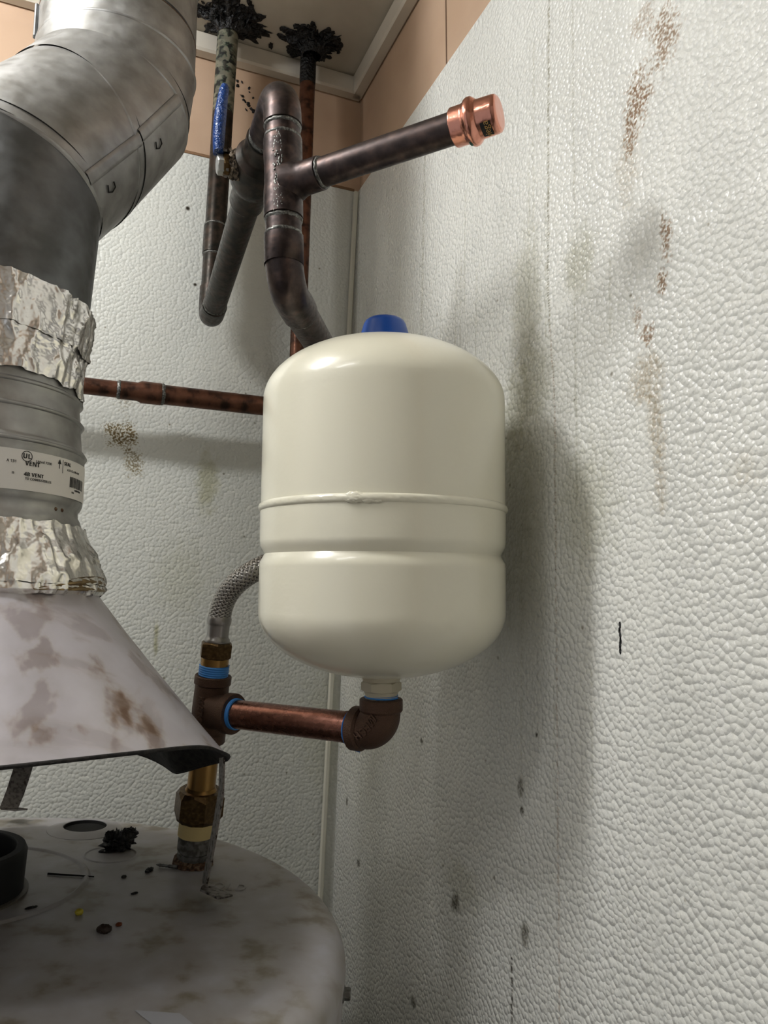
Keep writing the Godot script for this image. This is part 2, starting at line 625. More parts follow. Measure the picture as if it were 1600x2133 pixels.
# one stain: centre and radii in metres on the panel, colour, strength, speckle (0 soft .. 1 flecks)
func stain(im: Image, lo: Vector2, per: float, c: Vector2, r: Vector2, col: Color, strength: float, fleck: float) -> void:
	var w := im.get_width()
	var h := im.get_height()
	var x0 := maxi(0, int((c.x - r.x - lo.x) / per))
	var x1 := mini(w - 1, int((c.x + r.x - lo.x) / per))
	var y0 := maxi(0, int((c.y - r.y - lo.y) / per))
	var y1 := mini(h - 1, int((c.y + r.y - lo.y) / per))
	for y in range(y0, y1 + 1):
		for x in range(x0, x1 + 1):
			var q := Vector2(lo.x + x * per, lo.y + y * per)
			var e := ((q - c) / r).length()
			if e >= 1.0:
				continue
			var a := smoothstep(1.0, 0.25, e + 0.35 * blotch.get_noise_2d(q.x * 1000.0, q.y * 1000.0))
			var s := spots.get_noise_2d(q.x * 1000.0, q.y * 1000.0)
			var k := a * strength * lerpf(1.0, smoothstep(0.05, 0.3, s + (a - 0.6) * 0.5), fleck)
			im.set_pixel(x, y, im.get_pixel(x, y).lerp(col, clampf(k, 0.0, 1.0)))


func streak(im: Image, lo: Vector2, per: float, pts: Array, width: float, col: Color, strength: float) -> void:
	for i in pts.size() - 1:
		var a: Vector2 = pts[i]
		var b: Vector2 = pts[i + 1]
		var steps := int(a.distance_to(b) / per)
		for s in steps:
			var q := a.lerp(b, float(s) / steps)
			q.x += 0.0016 * blotch.get_noise_2d(3.0, q.y * 900.0)
			var k := strength * clampf(0.55 + 1.6 * spots.get_noise_2d(7.0, q.y * 700.0), 0.0, 1.0)
			var n := int(ceil(width * 2.0 / per))
			for dx in range(-n, n + 1):
				var x := int((q.x - lo.x) / per) + dx
				var y := int((q.y - lo.y) / per)
				if x < 0 or y < 0 or x >= im.get_width() or y >= im.get_height():
					continue
				var f := exp(-pow(dx * per / width, 2.0))
				im.set_pixel(x, y, im.get_pixel(x, y).lerp(col, clampf(k * f, 0.0, 1.0)))


func _panel_mat(called: String, peb: Texture2D, im: Image, tint: Color, relief: float) -> StandardMaterial3D:
	var m := mat(called, tint, 0.30, 0.0, {"tile": 0.42, "world": true, "bump": peb, "relief": relief})
	m.detail_enabled = true
	m.detail_blend_mode = BaseMaterial3D.BLEND_MODE_MUL
	m.detail_uv_layer = BaseMaterial3D.DETAIL_UV_2
	m.detail_albedo = ImageTexture.create_from_image(im)
	return m


# ------------------------------------------------------------------ the room
func _room() -> void:
	spots = noise(101, 0.30, 4)
	blotch = noise(102, 0.06, 4)
	var peb := _pebbles()
	# stains on the right panel: x is distance from the corner, y is height
	var lo := Vector2(0.0, 0.9)
	var per := 0.001
	var im := Image.create(1150, 1370, false, Image.FORMAT_RGB8)
	im.fill(Color(1, 1, 1))
	for y in im.get_height():
		for x in im.get_width():
			var q := blotch.get_noise_2d(x * 0.12, y * 0.05)
			var k := 0.965 + 0.035 * clampf(q * 2.0 + 0.5, 0.0, 1.0)
			im.set_pixel(x, y, Color(k, k, k * 0.985))
	var brown := Color(0.58, 0.46, 0.36)
	var olive := Color(0.62, 0.61, 0.50)
	for s in [[0.645, 2.03, 0.024, 0.040, 0.75], [0.618, 2.0, 0.022, 0.035, 0.95], [0.608, 1.975, 0.012, 0.035, 0.85], [0.625, 2.06, 0.022, 0.02, 0.4],
			[0.641, 1.876, 0.009, 0.03, 0.85], [0.636, 1.846, 0.008, 0.016, 0.9], [0.621, 1.812, 0.013, 0.014, 0.8], [0.612, 1.83, 0.008, 0.02, 0.5]]:
		stain(im, lo, per, Vector2(s[0], s[1]), Vector2(s[2], s[3]), brown, s[4], 1.0)
	for s in [[0.619, 1.781, 0.026, 0.028, 0.45], [0.628, 1.745, 0.012, 0.04, 0.45], [0.63, 1.70, 0.01, 0.03, 0.3], [0.605, 1.95, 0.02, 0.05, 0.2], [0.70, 1.70, 0.02, 0.02, 0.15]]:
		stain(im, lo, per, Vector2(s[0], s[1]), Vector2(s[2], s[3]), Color(0.62, 0.53, 0.40), s[4], 0.7)
	for s in [[0.468, 1.90, 0.034, 0.09, 0.32], [0.480, 1.82, 0.04, 0.06, 0.3], [0.45, 1.80, 0.03, 0.06, 0.4], [0.545, 1.90, 0.03, 0.04, 0.35], [0.55, 1.70, 0.05, 0.07, 0.3], [0.43, 1.70, 0.08, 0.12, 0.3], [0.2, 1.75, 0.14, 0.3, 0.12], [0.36, 1.36, 0.05, 0.03, 0.25], [0.12, 1.5, 0.12, 0.3, 0.12]]:
		stain(im, lo, per, Vector2(s[0], s[1]), Vector2(s[2], s[3]), olive, s[4], 0.25)
	for s in [[0.348, 1.340, 0.014, 0.012, 0.8], [0.466, 1.356, 0.009, 0.012, 0.6], [0.259, 1.211, 0.010, 0.009, 0.7], [0.09, 1.30, 0.008, 0.007, 0.9], [0.041, 1.363, 0.006, 0.008, 0.8], [0.484, 1.516, 0.003, 0.003, 0.9], [0.462, 1.451, 0.004, 0.005, 0.9], [0.267, 1.477, 0.005, 0.004, 0.8], [0.46, 1.47, 0.006, 0.012, 0.5], [0.30, 1.62, 0.004, 0.004, 0.7], [0.40, 1.60, 0.003, 0.003, 0.8]]:
		stain(im, lo, per, Vector2(s[0], s[1]), Vector2(s[2], s[3]), Color(0.20, 0.18, 0.13), s[4], 0.5)
	streak(im, lo, per, [Vector2(0.507, 2.26), Vector2(0.505, 2.15), Vector2(0.502, 1.90), Vector2(0.505, 1.86)], 0.0013, Color(0.55, 0.53, 0.45), 0.8)
	streak(im, lo, per, [Vector2(0.505, 1.86), Vector2(0.511, 1.80), Vector2(0.512, 1.57), Vector2(0.515, 1.2)], 0.0009, Color(0.60, 0.50, 0.42), 0.5)
	streak(im, lo, per, [Vector2(0.243, 2.2), Vector2(0.243, 1.9)], 0.0016, Color(0.62, 0.60, 0.52), 0.45)
	streak(im, lo, per, [Vector2(0.54, 2.2), Vector2(0.54, 1.7)], 0.0012, Color(0.68, 0.67, 0.60), 0.45)
	streak(im, lo, per, [Vector2(0.448, 1.33), Vector2(0.449, 1.22)], 0.0013, Color(0.15, 0.13, 0.11), 0.9)
	var sr := RandomNumberGenerator.new()
	sr.seed = 33
	for i in 26:
		var sx := sr.randf_range(0.05, 0.62)
		var sy := sr.randf_range(1.5, 2.2)
		streak(im, lo, per, [Vector2(sx, sy), Vector2(sx, sy - sr.randf_range(0.05, 0.25))], 0.0012, Color(0.7, 0.69, 0.6), 0.35)
	for i in 34:
		stain(im, lo, per, Vector2(sr.randf_range(0.02, 0.7), sr.randf_range(1.2, 2.2)), Vector2.ONE * sr.randf_range(0.0010, 0.0022), Color(0.45, 0.41, 0.34), 0.6, 0.0)
	M.panel_right = _panel_mat("pebbled wall panel", peb, im, Color(0.90, 0.90, 0.885), 0.16)
	var ib := Image.create(1500, 1370, false, Image.FORMAT_RGB8)
	ib.fill(Color(1, 1, 1))
	var lb := Vector2(-1.5, 0.9)
	for s in [[-0.329, 1.845, 0.03, 0.03, 0.95], [-0.345, 1.855, 0.016, 0.014, 0.8], [-0.315, 1.81, 0.02, 0.03, 0.6], [-0.33, 1.90, 0.02, 0.03, 0.3]]:
		stain(ib, lb, per, Vector2(s[0], s[1]), Vector2(s[2], s[3]), Color(0.45, 0.36, 0.20), s[4], 1.0)
	for s in [[-0.278, 1.58, 0.004, 0.03, 0.5], [-0.219, 1.79, 0.02, 0.06, 0.4], [-0.25, 1.66, 0.05, 0.07, 0.12], [-0.05, 1.45, 0.05, 0.12, 0.15]]:
		stain(ib, lb, per, Vector2(s[0], s[1]), Vector2(s[2], s[3]), Color(0.66, 0.64, 0.44), s[4], 0.2)
	for i in 40:
		stain(ib, lb, per, Vector2(sr.randf_range(-0.5, 0.0), sr.randf_range(1.3, 2.25)), Vector2.ONE * sr.randf_range(0.001, 0.0022), Color(0.42, 0.38, 0.3), 0.65, 0.0)
	for q in [[-0.244, 2.07, 0.003], [-0.258, 2.181, 0.004], [-0.382, 1.973, 0.003]]:
		stain(ib, lb, per, Vector2(q[0], q[1]), Vector2.ONE * q[2], Color(0.15, 0.12, 0.08), 0.95, 0.0)
	M.panel_back = _panel_mat("pebbled back panel", peb, ib, Color(0.81, 0.815, 0.785), 0.075)

	# back wall: beige board above, pebbled panel below
	var mb := MB.new()
	mb.box(Vector3(-0.65, 1.25, -0.054), Vector3(1.7, 2.5, 0.1))
	var wb := struct("wall_back", mb, M.beige, "beige painted back wall behind the pipes, pebbled white panel on its lower part")
	mb = MB.new()
	_panel(mb, func(u, h): return Vector3(-1.5 + u * 1.52, h, 0.0), Vector3(0, 0, -1), 1.52)
	part("wall_panel", mb, M.panel_back, wb, "pebbled white plastic panel with rust specks")
	# right wall
	mb = MB.new()
	mb.hexa([Vector3(rx(0) + 0.005, 0, -0.1), Vector3(0.2, 0, -0.1), Vector3(0.2, 0, 2.3), Vector3(rx(0) + 0.005, 0, 2.3), Vector3(rx(2.265) + 0.005, 2.265, -0.1), Vector3(0.2, 2.265, -0.1), Vector3(0.2, 2.265, 2.3), Vector3(rx(2.265) + 0.005, 2.265, 2.3)])
	mb.hexa([Vector3(0.021, 2.265, -0.1), Vector3(0.2, 2.265, -0.1), Vector3(0.2, 2.265, 2.3), Vector3(0.021, 2.265, 2.3), Vector3(0.021, 2.5, -0.1), Vector3(0.2, 2.5, -0.1), Vector3(0.2, 2.5, 2.3), Vector3(0.021, 2.5, 2.3)])
	var wr := struct("wall_right", mb, M.beige, "beige painted right wall, its lower part covered by a stained pebbled white panel")
	mb = MB.new()
	_panel(mb, func(u, h): return Vector3(rx(h), h, u * 1.15), Vector3(1, 0, 0), 1.15)
	part("wall_panel", mb, M.panel_right, wr, "pebbled white plastic panel with brown drips and a thin vertical streak")
	mb = MB.new()
	mb.box(Vector3(0.0205, 2.36, 0.2905), Vector3(0.0012, 0.19, 0.0016))
	part("board_joint", mb, mat("joint line", Color(0.45, 0.36, 0.29), 0.8), wr)
	# black scratch on the panel
	mb = MB.new()
	var sn := noise(9, 0.3, 3)
	for i in 6:
		mb.lump(Vector3(rx(1.608 - i * 0.0036), 1.608 - i * 0.0036, 0.588 + 0.0012 * sn.get_noise_1d(i * 5.0)), Vector3(0.0006, 0.0026, 0.0012), Basis.IDENTITY, sn, 0.5, 10, 6)
	part("black_scratch", mb, M.tar, wr, "small black gouge in the panel")
	# other walls, floor, ceiling: a closed closet
	mb = MB.new()
	mb.box(Vector3(-1.45, 1.25, 0.15), Vector3(0.1, 2.5, 0.9))
	mb.box(Vector3(-1.45, 1.25, 1.90), Vector3(0.1, 2.5, 0.6))
	mb.box(Vector3(-1.45, 2.275, 1.1), Vector3(0.1, 0.45, 1.0))
	struct("wall_left", mb, M.room, "painted left wall of the closet with the open doorway")
	mb = MB.new()
	mb.box(Vector3(-0.7, 1.25, 2.05), Vector3(1.6, 2.5, 0.1))
	struct("wall_front", mb, M.room, "painted wall behind the viewer")
	mb = MB.new()
	mb.box(Vector3(-0.7, -0.05, 1.1), Vector3(1.8, 0.1, 2.6))
	struct("floor", mb, M.floor, "grey concrete closet floor under the water heater", "floor")
	mb = MB.new()
	mb.box(Vector3(-0.7, 2.51, 1.1), Vector3(1.8, 0.12, 2.6))
	struct("ceiling", mb, M.ceiling, "greyish white closet ceiling with tar where the pipes pass through", "ceiling")
	# ceiling moulding: flat strips along both walls
	mb = MB.new()
	mb.box(Vector3(-0.74, 2.435, 0.006), Vector3(1.52, 0.030, 0.02), Basis.IDENTITY, 0.003)
	struct("trim_1", mb, M.trim, "narrow painted moulding where the back wall meets the ceiling", "trim")
	mb = MB.new()
	mb.box(Vector3(0.0115, 2.435, 1.15), Vector3(0.019, 0.030, 2.3), Basis.IDENTITY, 0.003)
	struct("trim_2", mb, M.trim, "narrow painted moulding where the right wall meets the ceiling", "trim")
	# plastic strip in the corner, leaning a little, and the cap edge of the panels
	mb = MB.new()
	var a := Vector3(0.012, 2.262, 0.004)
	var b := Vector3(-0.045, 1.0, 0.004)
	var d := (b - a).normalized()
	var sx := Vector3(-d.y, d.x, 0)
	mb.hull([a + sx * 0.004, a - sx * 0.004, b + sx * 0.004, b - sx * 0.004, a + sx * 0.002 + Vector3(0, 0, 0.003), a - sx * 0.002 + Vector3(0, 0, 0.003), b + sx * 0.002 + Vector3(0, 0, 0.003), b - sx * 0.002 + Vector3(0, 0, 0.003)])
	struct("trim_3", mb, M.strip, "thin white plastic strip running down the corner between the two pebbled panels", "trim")
	mb = MB.new()
	mb.box(Vector3(-0.745, 2.2665, -0.002), Vector3(1.51, 0.004, 0.006))
	part("sealant_line", mb, mat("old sealant", Color(0.50, 0.38, 0.27), 0.8), wb)


# the face of a panel as a grid, with the stain picture laid flat on it, and its top edge
func _panel(mb: MB, at: Callable, back: Vector3, width: float) -> void:
	var y0 := 0.9
	var y1 := 2.265
	var low := 0.0
	for k in 2:
		var lo: float = low if k == 0 else y0
		var hi: float = y0 if k == 0 else y1
		var q := [at.call(0.0, lo), at.call(1.0, lo), at.call(1.0, hi), at.call(0.0, hi)]
		var uvs := [Vector2(0, 0), Vector2(1, 0), Vector2(1, 0.004), Vector2(0, 0.004)] if k == 0 else [Vector2(0, 0), Vector2(1, 0), Vector2(1, (y1 - y0) / 1.37), Vector2(0, (y1 - y0) / 1.37)]
		mb.face(q, -back, uvs)
	var e := [at.call(0.0, y1), at.call(1.0, y1), at.call(1.0, y1) + back * 0.004, at.call(0.0, y1) + back * 0.004]
	mb.face(e, Vector3.UP, [Vector2(0, 0.9), Vector2(1, 0.9), Vector2(1, 0.9), Vector2(0, 0.9)])


# ------------------------------------------------------------------ expansion tank
var tank_foot := Vector3(-0.1262, 1.5635, 0.4385)
var tank_up := Vector3(-0.006, 1.0, 0.040)

func _tank() -> void:
	tank_up = tank_up.normalized()
	var t := thing("expansion_tank", "glossy cream expansion tank with a blue cap, standing above the bronze elbow", "tank", tank_foot)
	var R := 0.1020
	var prof := []
	for i in 25:
		var a := PI / 2.0 * i / 24.0
		prof.append([0.0545 - 0.0545 * cos(a), R * sin(a)])
	# groove
	for q in [[0.090, R], [0.094, R - 0.0004], [0.0975, R - 0.0024], [0.1005, R - 0.0040], [0.1035, R - 0.0026], [0.107, R - 0.0005], [0.111, R + 0.0001], [0.135, R + 0.0003], [0.140, R], [0.226, R]]:
		prof.append(q)
	for i in range(1, 25):
		var a := PI / 2.0 * i / 24.0
		prof.append([0.229 + 0.0545 * sin(a), R * cos(a)])
	var mb := MB.new()
	mb.lathe(tank_foot, tank_up, prof, 128, {"cap": false, "crease": 0.7})
	part("tank_shell", mb, M.tank, t)
	# weld bead with the overlap blob on the front
	mb = MB.new()
	var nz := noise(3, 0.5, 3)
	var bead := []
	for i in 13:
		var a := -PI / 2.0 + PI * i / 12.0
		bead.append([0.1385 + 0.0034 * sin(a), R - 0.0006 + 0.0026 * cos(a)])
	var front := (EYE - tank_foot)
	front = (front - tank_up * front.dot(tank_up)).normalized()
	mb.lathe(tank_foot, tank_up, bead, 256, {"cap": false, "crease": 3.0, "x": front, "shape": func(th, i, rr, s):
		var d := wrapf(th + 0.20, -PI, PI)
		var blob := exp(-pow(d / 0.075, 2.0)) * 1.0 + exp(-pow((d - 0.12) / 0.06, 2.0)) * 0.7
		var k := sin(PI * i / 12.0)
		return rr + k * (0.0009 * blob + 0.0004 * nz.get_noise_3d(cos(th) * 40.0, sin(th) * 40.0, i * 0.5))})
	var wb := part("weld_bead", mb, M.tank, t)
	mb = MB.new()
	for q in [[-0.2, 0.0, 1.0], [-0.1, -0.001, 0.75], [-0.04, -0.002, 0.5]]:
		var dirr := front.rotated(tank_up, q[0])
		mb.lump(tank_foot + tank_up * (0.1385 + q[1]) + dirr * (R + 0.0005), Vector3(0.0085, 0.0042, 0.0026) * q[2], Basis(tank_up.cross(dirr), tank_up, dirr), nz, 0.25, 24, 14)
	part("weld_overlap", mb, M.tank, t)
	# neck and hex at the bottom
	mb = MB.new()
	mb.lathe(tank_foot - tank_up * 0.003, tank_up, [[0.0, 0.0150], [0.004, 0.0170], [0.008, 0.019]], 48)
	hexnut(mb, tank_foot - tank_up * 0.0118, tank_up, 0.0092, 0.0168, 0.0016, 0.0, 0.35)
	mb.lathe(tank_foot - tank_up * 0.030, tank_up, [[0.0, 0.0128], [0.016, 0.0133], [0.0184, 0.0142]], 48)
	part("hex_nipple", mb, mat("cream nipple", Color(0.74, 0.71, 0.62), 0.4), t)
	mb = MB.new()
	tape_wrap(mb, tank_foot - tank_up * 0.0195, tank_up, 0.0050, 0.0136, 4)
	part("thread_tape", mb, M.tape, t, "blue thread tape")
	# cap
	mb = MB.new()
	var top := tank_foot + tank_up * 0.2815
	mb.lathe(top, tank_up, [[0.0, 0.0232], [0.002, 0.0230], [0.018, 0.0182], [0.0205, 0.0168], [0.022, 0.0148], [0.0226, 0.010], [0.0226, 0.0]], 56, {"crease": 0.9})
	part("valve_cap", mb, M.blue, t, "blue plastic valve cap")


# ------------------------------------------------------------------ water heater
var heater_c := Vector3(-0.441, 1.388, 0.348)
var heater_up := Vector3(0.058, 1.0, 0.025)

func hp(x: float, z: float, up := 0.0) -> Vector3:    # a point on the heater's top
	var dx := x - heater_c.x
	var dz := z - heater_c.z
	return Vector3(x, heater_c.y - (heater_up.x * dx + heater_up.z * dz) / heater_up.y - 0.004 * (dx * dx + dz * dz) / 0.09 + up, z)


func _heater() -> void:
	heater_up = heater_up.normalized()
	var t := thing("water_heater", "large grey round water heater with a stained top under the draft hood", "water heater", Vector3(heater_c.x, 0.0, heater_c.z))
	var R := 0.300
	var prof := [[-1.35, R], [-0.6, R], [-0.028, R], [-0.024, R + 0.0006], [-0.0205, R + 0.0006]]
	for i in 9:
		var a := PI / 2.0 * i / 8.0
		prof.append([-0.0205 + 0.0165 * sin(a), R - 0.0165 + 0.0171 * cos(a)])
	for r in [0.26, 0.22, 0.18, 0.14, 0.10, 0.06, 0.02, 0.0]:
		prof.append([-0.004 * r * r / 0.09, r])
	var mb := MB.new()
	mb.lathe(heater_c, heater_up, prof, 160, {"cap": false, "crease": 0.5})
	part("jacket", mb, M.heater, t)
	# flue outlet
	mb = MB.new()
	var fc := hp(-0.447, 0.292)
	mb.lathe(fc - heater_up * 0.002, heater_up, [[0.0, 0.056], [0.034, 0.056], [0.038, 0.054], [0.038, 0.048], [0.036, 0.047], [0.006, 0.047]], 64, {"crease": 0.5})
	part("flue_outlet", mb, M.black, t, "short black flue collar")
	mb = MB.new()
	mb.lathe(fc, heater_up, [[-0.002, 0.060], [0.0018, 0.060], [0.0024, 0.0575], [0.0018, 0.0555]], 64, {"cap": false})
	part("sealant_ring", mb, mat("grey sealant", Color(0.35, 0.33, 0.29), 0.5), t)
	# pressed rings
	mb = MB.new()
	_flat_ring(mb, Vector2(-0.437, 0.268), 0.096, 0.0045, 0.0022)
	part("pressed_ring", mb, M.heater, t)
	mb = MB.new()
	_flat_ring(mb, Vector2(-0.318, 0.215), 0.024, 0.0026, 0.0012)
	part("pressed_ring", mb, M.heater, t)
	# spare port at the back
	mb = MB.new()
	var pc := hp(-0.340, 0.126)
	mb.lathe(pc - heater_up * 0.002, heater_up, [[0.0, 0.0385], [0.003, 0.0375], [0.0052, 0.030], [0.0064, 0.0235], [0.0062, 0.0220], [0.0030, 0.0215]], 56, {"crease": 0.5, "cap": false})
	var port := part("spare_port", mb, M.heater, t)
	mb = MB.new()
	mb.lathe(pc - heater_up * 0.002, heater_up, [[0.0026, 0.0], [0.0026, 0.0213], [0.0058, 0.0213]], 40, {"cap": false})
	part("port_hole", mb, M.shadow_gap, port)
	# pressed lettering by the cold water inlet
	var c0 := hp(-0.228, 0.318)
	var lx := (cam_basis * Vector3(1, 0, 0)).slide(heater_up).normalized()
	var ly := heater_up.cross(lx).normalized()
	mb = lettering("COLD", 0.0095, 0.0007, func(x, y, z): return c0 + lx * (x * 1.25) + ly * (y * 1.5) + heater_up * (z - 0.0001))
	part("pressed_word", mb, M.heater, t)
	# screw in the side of the jacket
	mb = MB.new()
	var sp := heater_c + heater_up * -0.031
	var sd := Vector3(0.92, 0, 0.385).slide(heater_up).normalized()
	sp += sd * R
	mb.lathe(sp - sd * 0.001, sd, [[0.0, 0.0062], [0.0016, 0.0060], [0.0022, 0.0045]], 24)
	hexnut(mb, sp, sd, 0.0055, 0.0044, 0.0008)
	part("sheet_metal_screw", mb, M.zinc, t, "small hex head screw in the jacket side")
	# scraped white patch
	mb = MB.new()
	var pq := []
	for q in [[-0.318, 0.505], [-0.292, 0.515], [-0.277, 0.548], [-0.283, 0.556], [-0.296, 0.550], [-0.301, 0.527]]:
		pq.append(hp(q[0], q[1], 0.0004))
	mb.face(pq, Vector3.UP)
	part("paint_scrape", mb, mat("light scrape", Color(0.66, 0.665, 0.69), 0.5), t)


func _flat_ring(mb: MB, c: Vector2, r: float, w: float, h: float) -> void:
	var rows := []
	for i in 9:
		var rr := r + w * (i / 4.0 - 1.0)
		var row := PackedVector3Array()
		for j in 97:
			var th := TAU * (j % 96) / 96.0
			row.append(hp(c.x + rr * cos(th), c.y - rr * sin(th), -0.0003 + h * (0.5 + 0.5 * cos(PI * (i / 4.0 - 1.0)))))
		rows.append(row)
	rows.reverse()
	mb.grid(rows, true)


# ------------------------------------------------------------------ draft hood
var flue_c := Vector3(-0.441, 0.0, 0.348)

# the rim: bent up at the viewer's side, drooping at the back right
const RIM := [Vector2(-0.43, 1.5117), Vector2(-0.18, 1.4985), Vector2(0.12, 1.4825), Vector2(0.44, 1.4658), Vector2(0.8, 1.4745), Vector2(1.4, 1.490), Vector2(2.2, 1.502), Vector2(3.14, 1.516), Vector2(4.1, 1.529), Vector2(4.92, 1.5335), Vector2(5.32, 1.5306), Vector2(5.67, 1.5223), Vector2(5.853, 1.5117), Vector2(6.103, 1.4985), Vector2(6.403, 1.4825)]

func rim_y(th: float) -> float:
	th = fposmod(th, TAU)
	for i in range(0, RIM.size() - 1):
		if th <= RIM[i + 1].x:
			var f: float = (th - RIM[i].x) / (RIM[i + 1].x - RIM[i].x)
			return cubic_interpolate(RIM[i].y, RIM[i + 1].y, lerpf(RIM[i].y, RIM[maxi(i - 1, 0)].y, (RIM[i + 1].x - RIM[i].x) / maxf(0.1, RIM[i].x - RIM[maxi(i - 1, 0)].x)), lerpf(RIM[i + 1].y, RIM[mini(i + 2, RIM.size() - 1)].y, (RIM[i + 1].x - RIM[i].x) / maxf(0.1, RIM[mini(i + 2, RIM.size() - 1)].x - RIM[i + 1].x)), f)
	return RIM[-3].y


func _hood() -> void:
	var t := thing("draft_hood", "stained grey sheet metal draft hood cone standing on strap legs over the water heater", "draft hood", Vector3(flue_c.x, 1.39, flue_c.z))
	var R0 := 0.088
	var R1 := 0.204
	var nz := noise(15, 0.8, 3)
	for side in 2:
		var rows := []
		var n := 26
		for i in n + 1:
			var k := float(i) / n
			var row := PackedVector3Array()
			for j in 129:
				var th := TAU * (j % 128) / 128.0
				var ry := rim_y(th)
				var top := 1.640
				var r := lerpf(R1, R0, k)
				var y := lerpf(ry, top, pow(k, 1.02))
				if k > 0.985:
					y = top + 0.012 * (k - 0.985) / 0.015
					r = R0
				r += 0.0012 * nz.get_noise_3d(cos(th) * 2.0, k * 2.0, sin(th) * 2.0)
				r -= 0.016 * (1.0 - k) * (1.0 - k) * exp(-pow(wrapf(th - 0.35, -PI, PI) / 0.20, 2.0))   # dented beside the inlet column
				if i <= 1:
					r += 0.0012 * (1 - i)
				r -= 0.0014 * side
				row.append(Vector3(flue_c.x + r * cos(th), y - 0.0004 * side, flue_c.z - r * sin(th)))
			rows.append(row)
		var mb := MB.new()
		if side == 0:
			mb.grid(rows, true)
			part("hood_cone", mb, M.hood, t)
		else:
			mb.grid(rows, true, [], true)
			part("hood_lining", mb, M.hood_in, t, "sooty dark inside of the hood")
	# rolled rim
	var mb := MB.new()
	var pts := []
	for j in 97:
		var th := TAU * j / 96.0
		var re := R1 + 0.0006 - 0.016 * exp(-pow(wrapf(th - 0.35, -PI, PI) / 0.20, 2.0))
		pts.append(Vector3(flue_c.x + re * cos(th), rim_y(th), flue_c.z - re * sin(th)))
	mb.tube(pts, _fill(0.0013, 97), 8, {"cap": false})
	part("rim_edge", mb, M.hood_in, t)
	# neck
	mb = MB.new()
	mb.lathe(Vector3(flue_c.x, 1.638, flue_c.z), Vector3.UP, [[0.0, R0], [0.04, R0 - 0.004]], 64, {"cap": false})
	part("hood_neck", mb, M.hood, t)
	# strap legs
	var legs := [
		[P(463, 1572, 0.635), P(461, 1650, 0.632), P(446, 1740, 0.628), P(425, 1848, 0.625), P(470, 1869, 0.612), Vector3(0.0, 0, -1.0)],
		[P(52, 1585, 0.77), P(45, 1610, 0.775), P(32, 1650, 0.785), P(18, 1684, 0.80), P(44, 1687, 0.815), Vector3(1.0, 0, 0.3)],
		[Vector3(-0.60, 1.49, 0.47), Vector3(-0.60, 1.47, 0.47), Vector3(-0.597, 1.44, 0.468), Vector3(-0.593, 1.402, 0.466), Vector3(-0.61, 1.398, 0.475), Vector3(0.6, 0, 0.8)],
	]
	for L in legs:
		mb = MB.new()
		_strap(mb, L.slice(0, 5), (L[5] as Vector3).normalized(), 0.018, 0.0016)
		part("strap_leg", mb, _leg_mat(), t, "bent sheet metal strap leg")


func _leg_mat() -> Material:
	if not M.has("leg"):
		M.leg = mat("dark strap steel", Color(1, 1, 1), 0.5, 0.5, {"tile": 0.05, "tex": ntex(34, 0.03, 4, [Color(0.18, 0.15, 0.12), Color(0.46, 0.44, 0.42), Color(0.54, 0.52, 0.5)], [0.30, 0.38, 0.8], 256)})
	return M.leg


func _fill(v: float, n: int) -> Array:
	var a := []
	for i in n:
		a.append(v)
	return a


# a flat strap of width w (along `side`) through points, with rounded bends
func _strap(mb: MB, pts: Array, side: Vector3, w: float, th: float) -> void:
	var path := [pts[0]]
	for i in range(1, pts.size() - 1):
		path.append_array(fillet(pts[i - 1], pts[i], pts[i + 1], 0.004, 5))
	path.append(pts[-1])
	var rows := []
	for i in path.size():
		var tg: Vector3 = (path[mini(i + 1, path.size() - 1)] - path[maxi(i - 1, 0)]).normalized()
		var s := (side - tg * side.dot(tg)).normalized()
		var nn := tg.cross(s)
		rows.append([path[i] - s * w / 2 - nn * th / 2, path[i] + s * w / 2 - nn * th / 2, path[i] + s * w / 2 + nn * th / 2, path[i] - s * w / 2 + nn * th / 2])
	for k in 4:
		var g := []
		for r in rows:
			g.append(PackedVector3Array([r[k], r[(k + 1) % 4]]))
		mb.grid(g, false)
	for e in [0, rows.size() - 1]:
		mb.face(rows[e], path[0] - path[1] if e == 0 else path[-1] - path[-2])


# ------------------------------------------------------------------ vent
func fy(py: float) -> float:
	return P(-50, py, 0.6 - (py - 700) * 0.00003).y


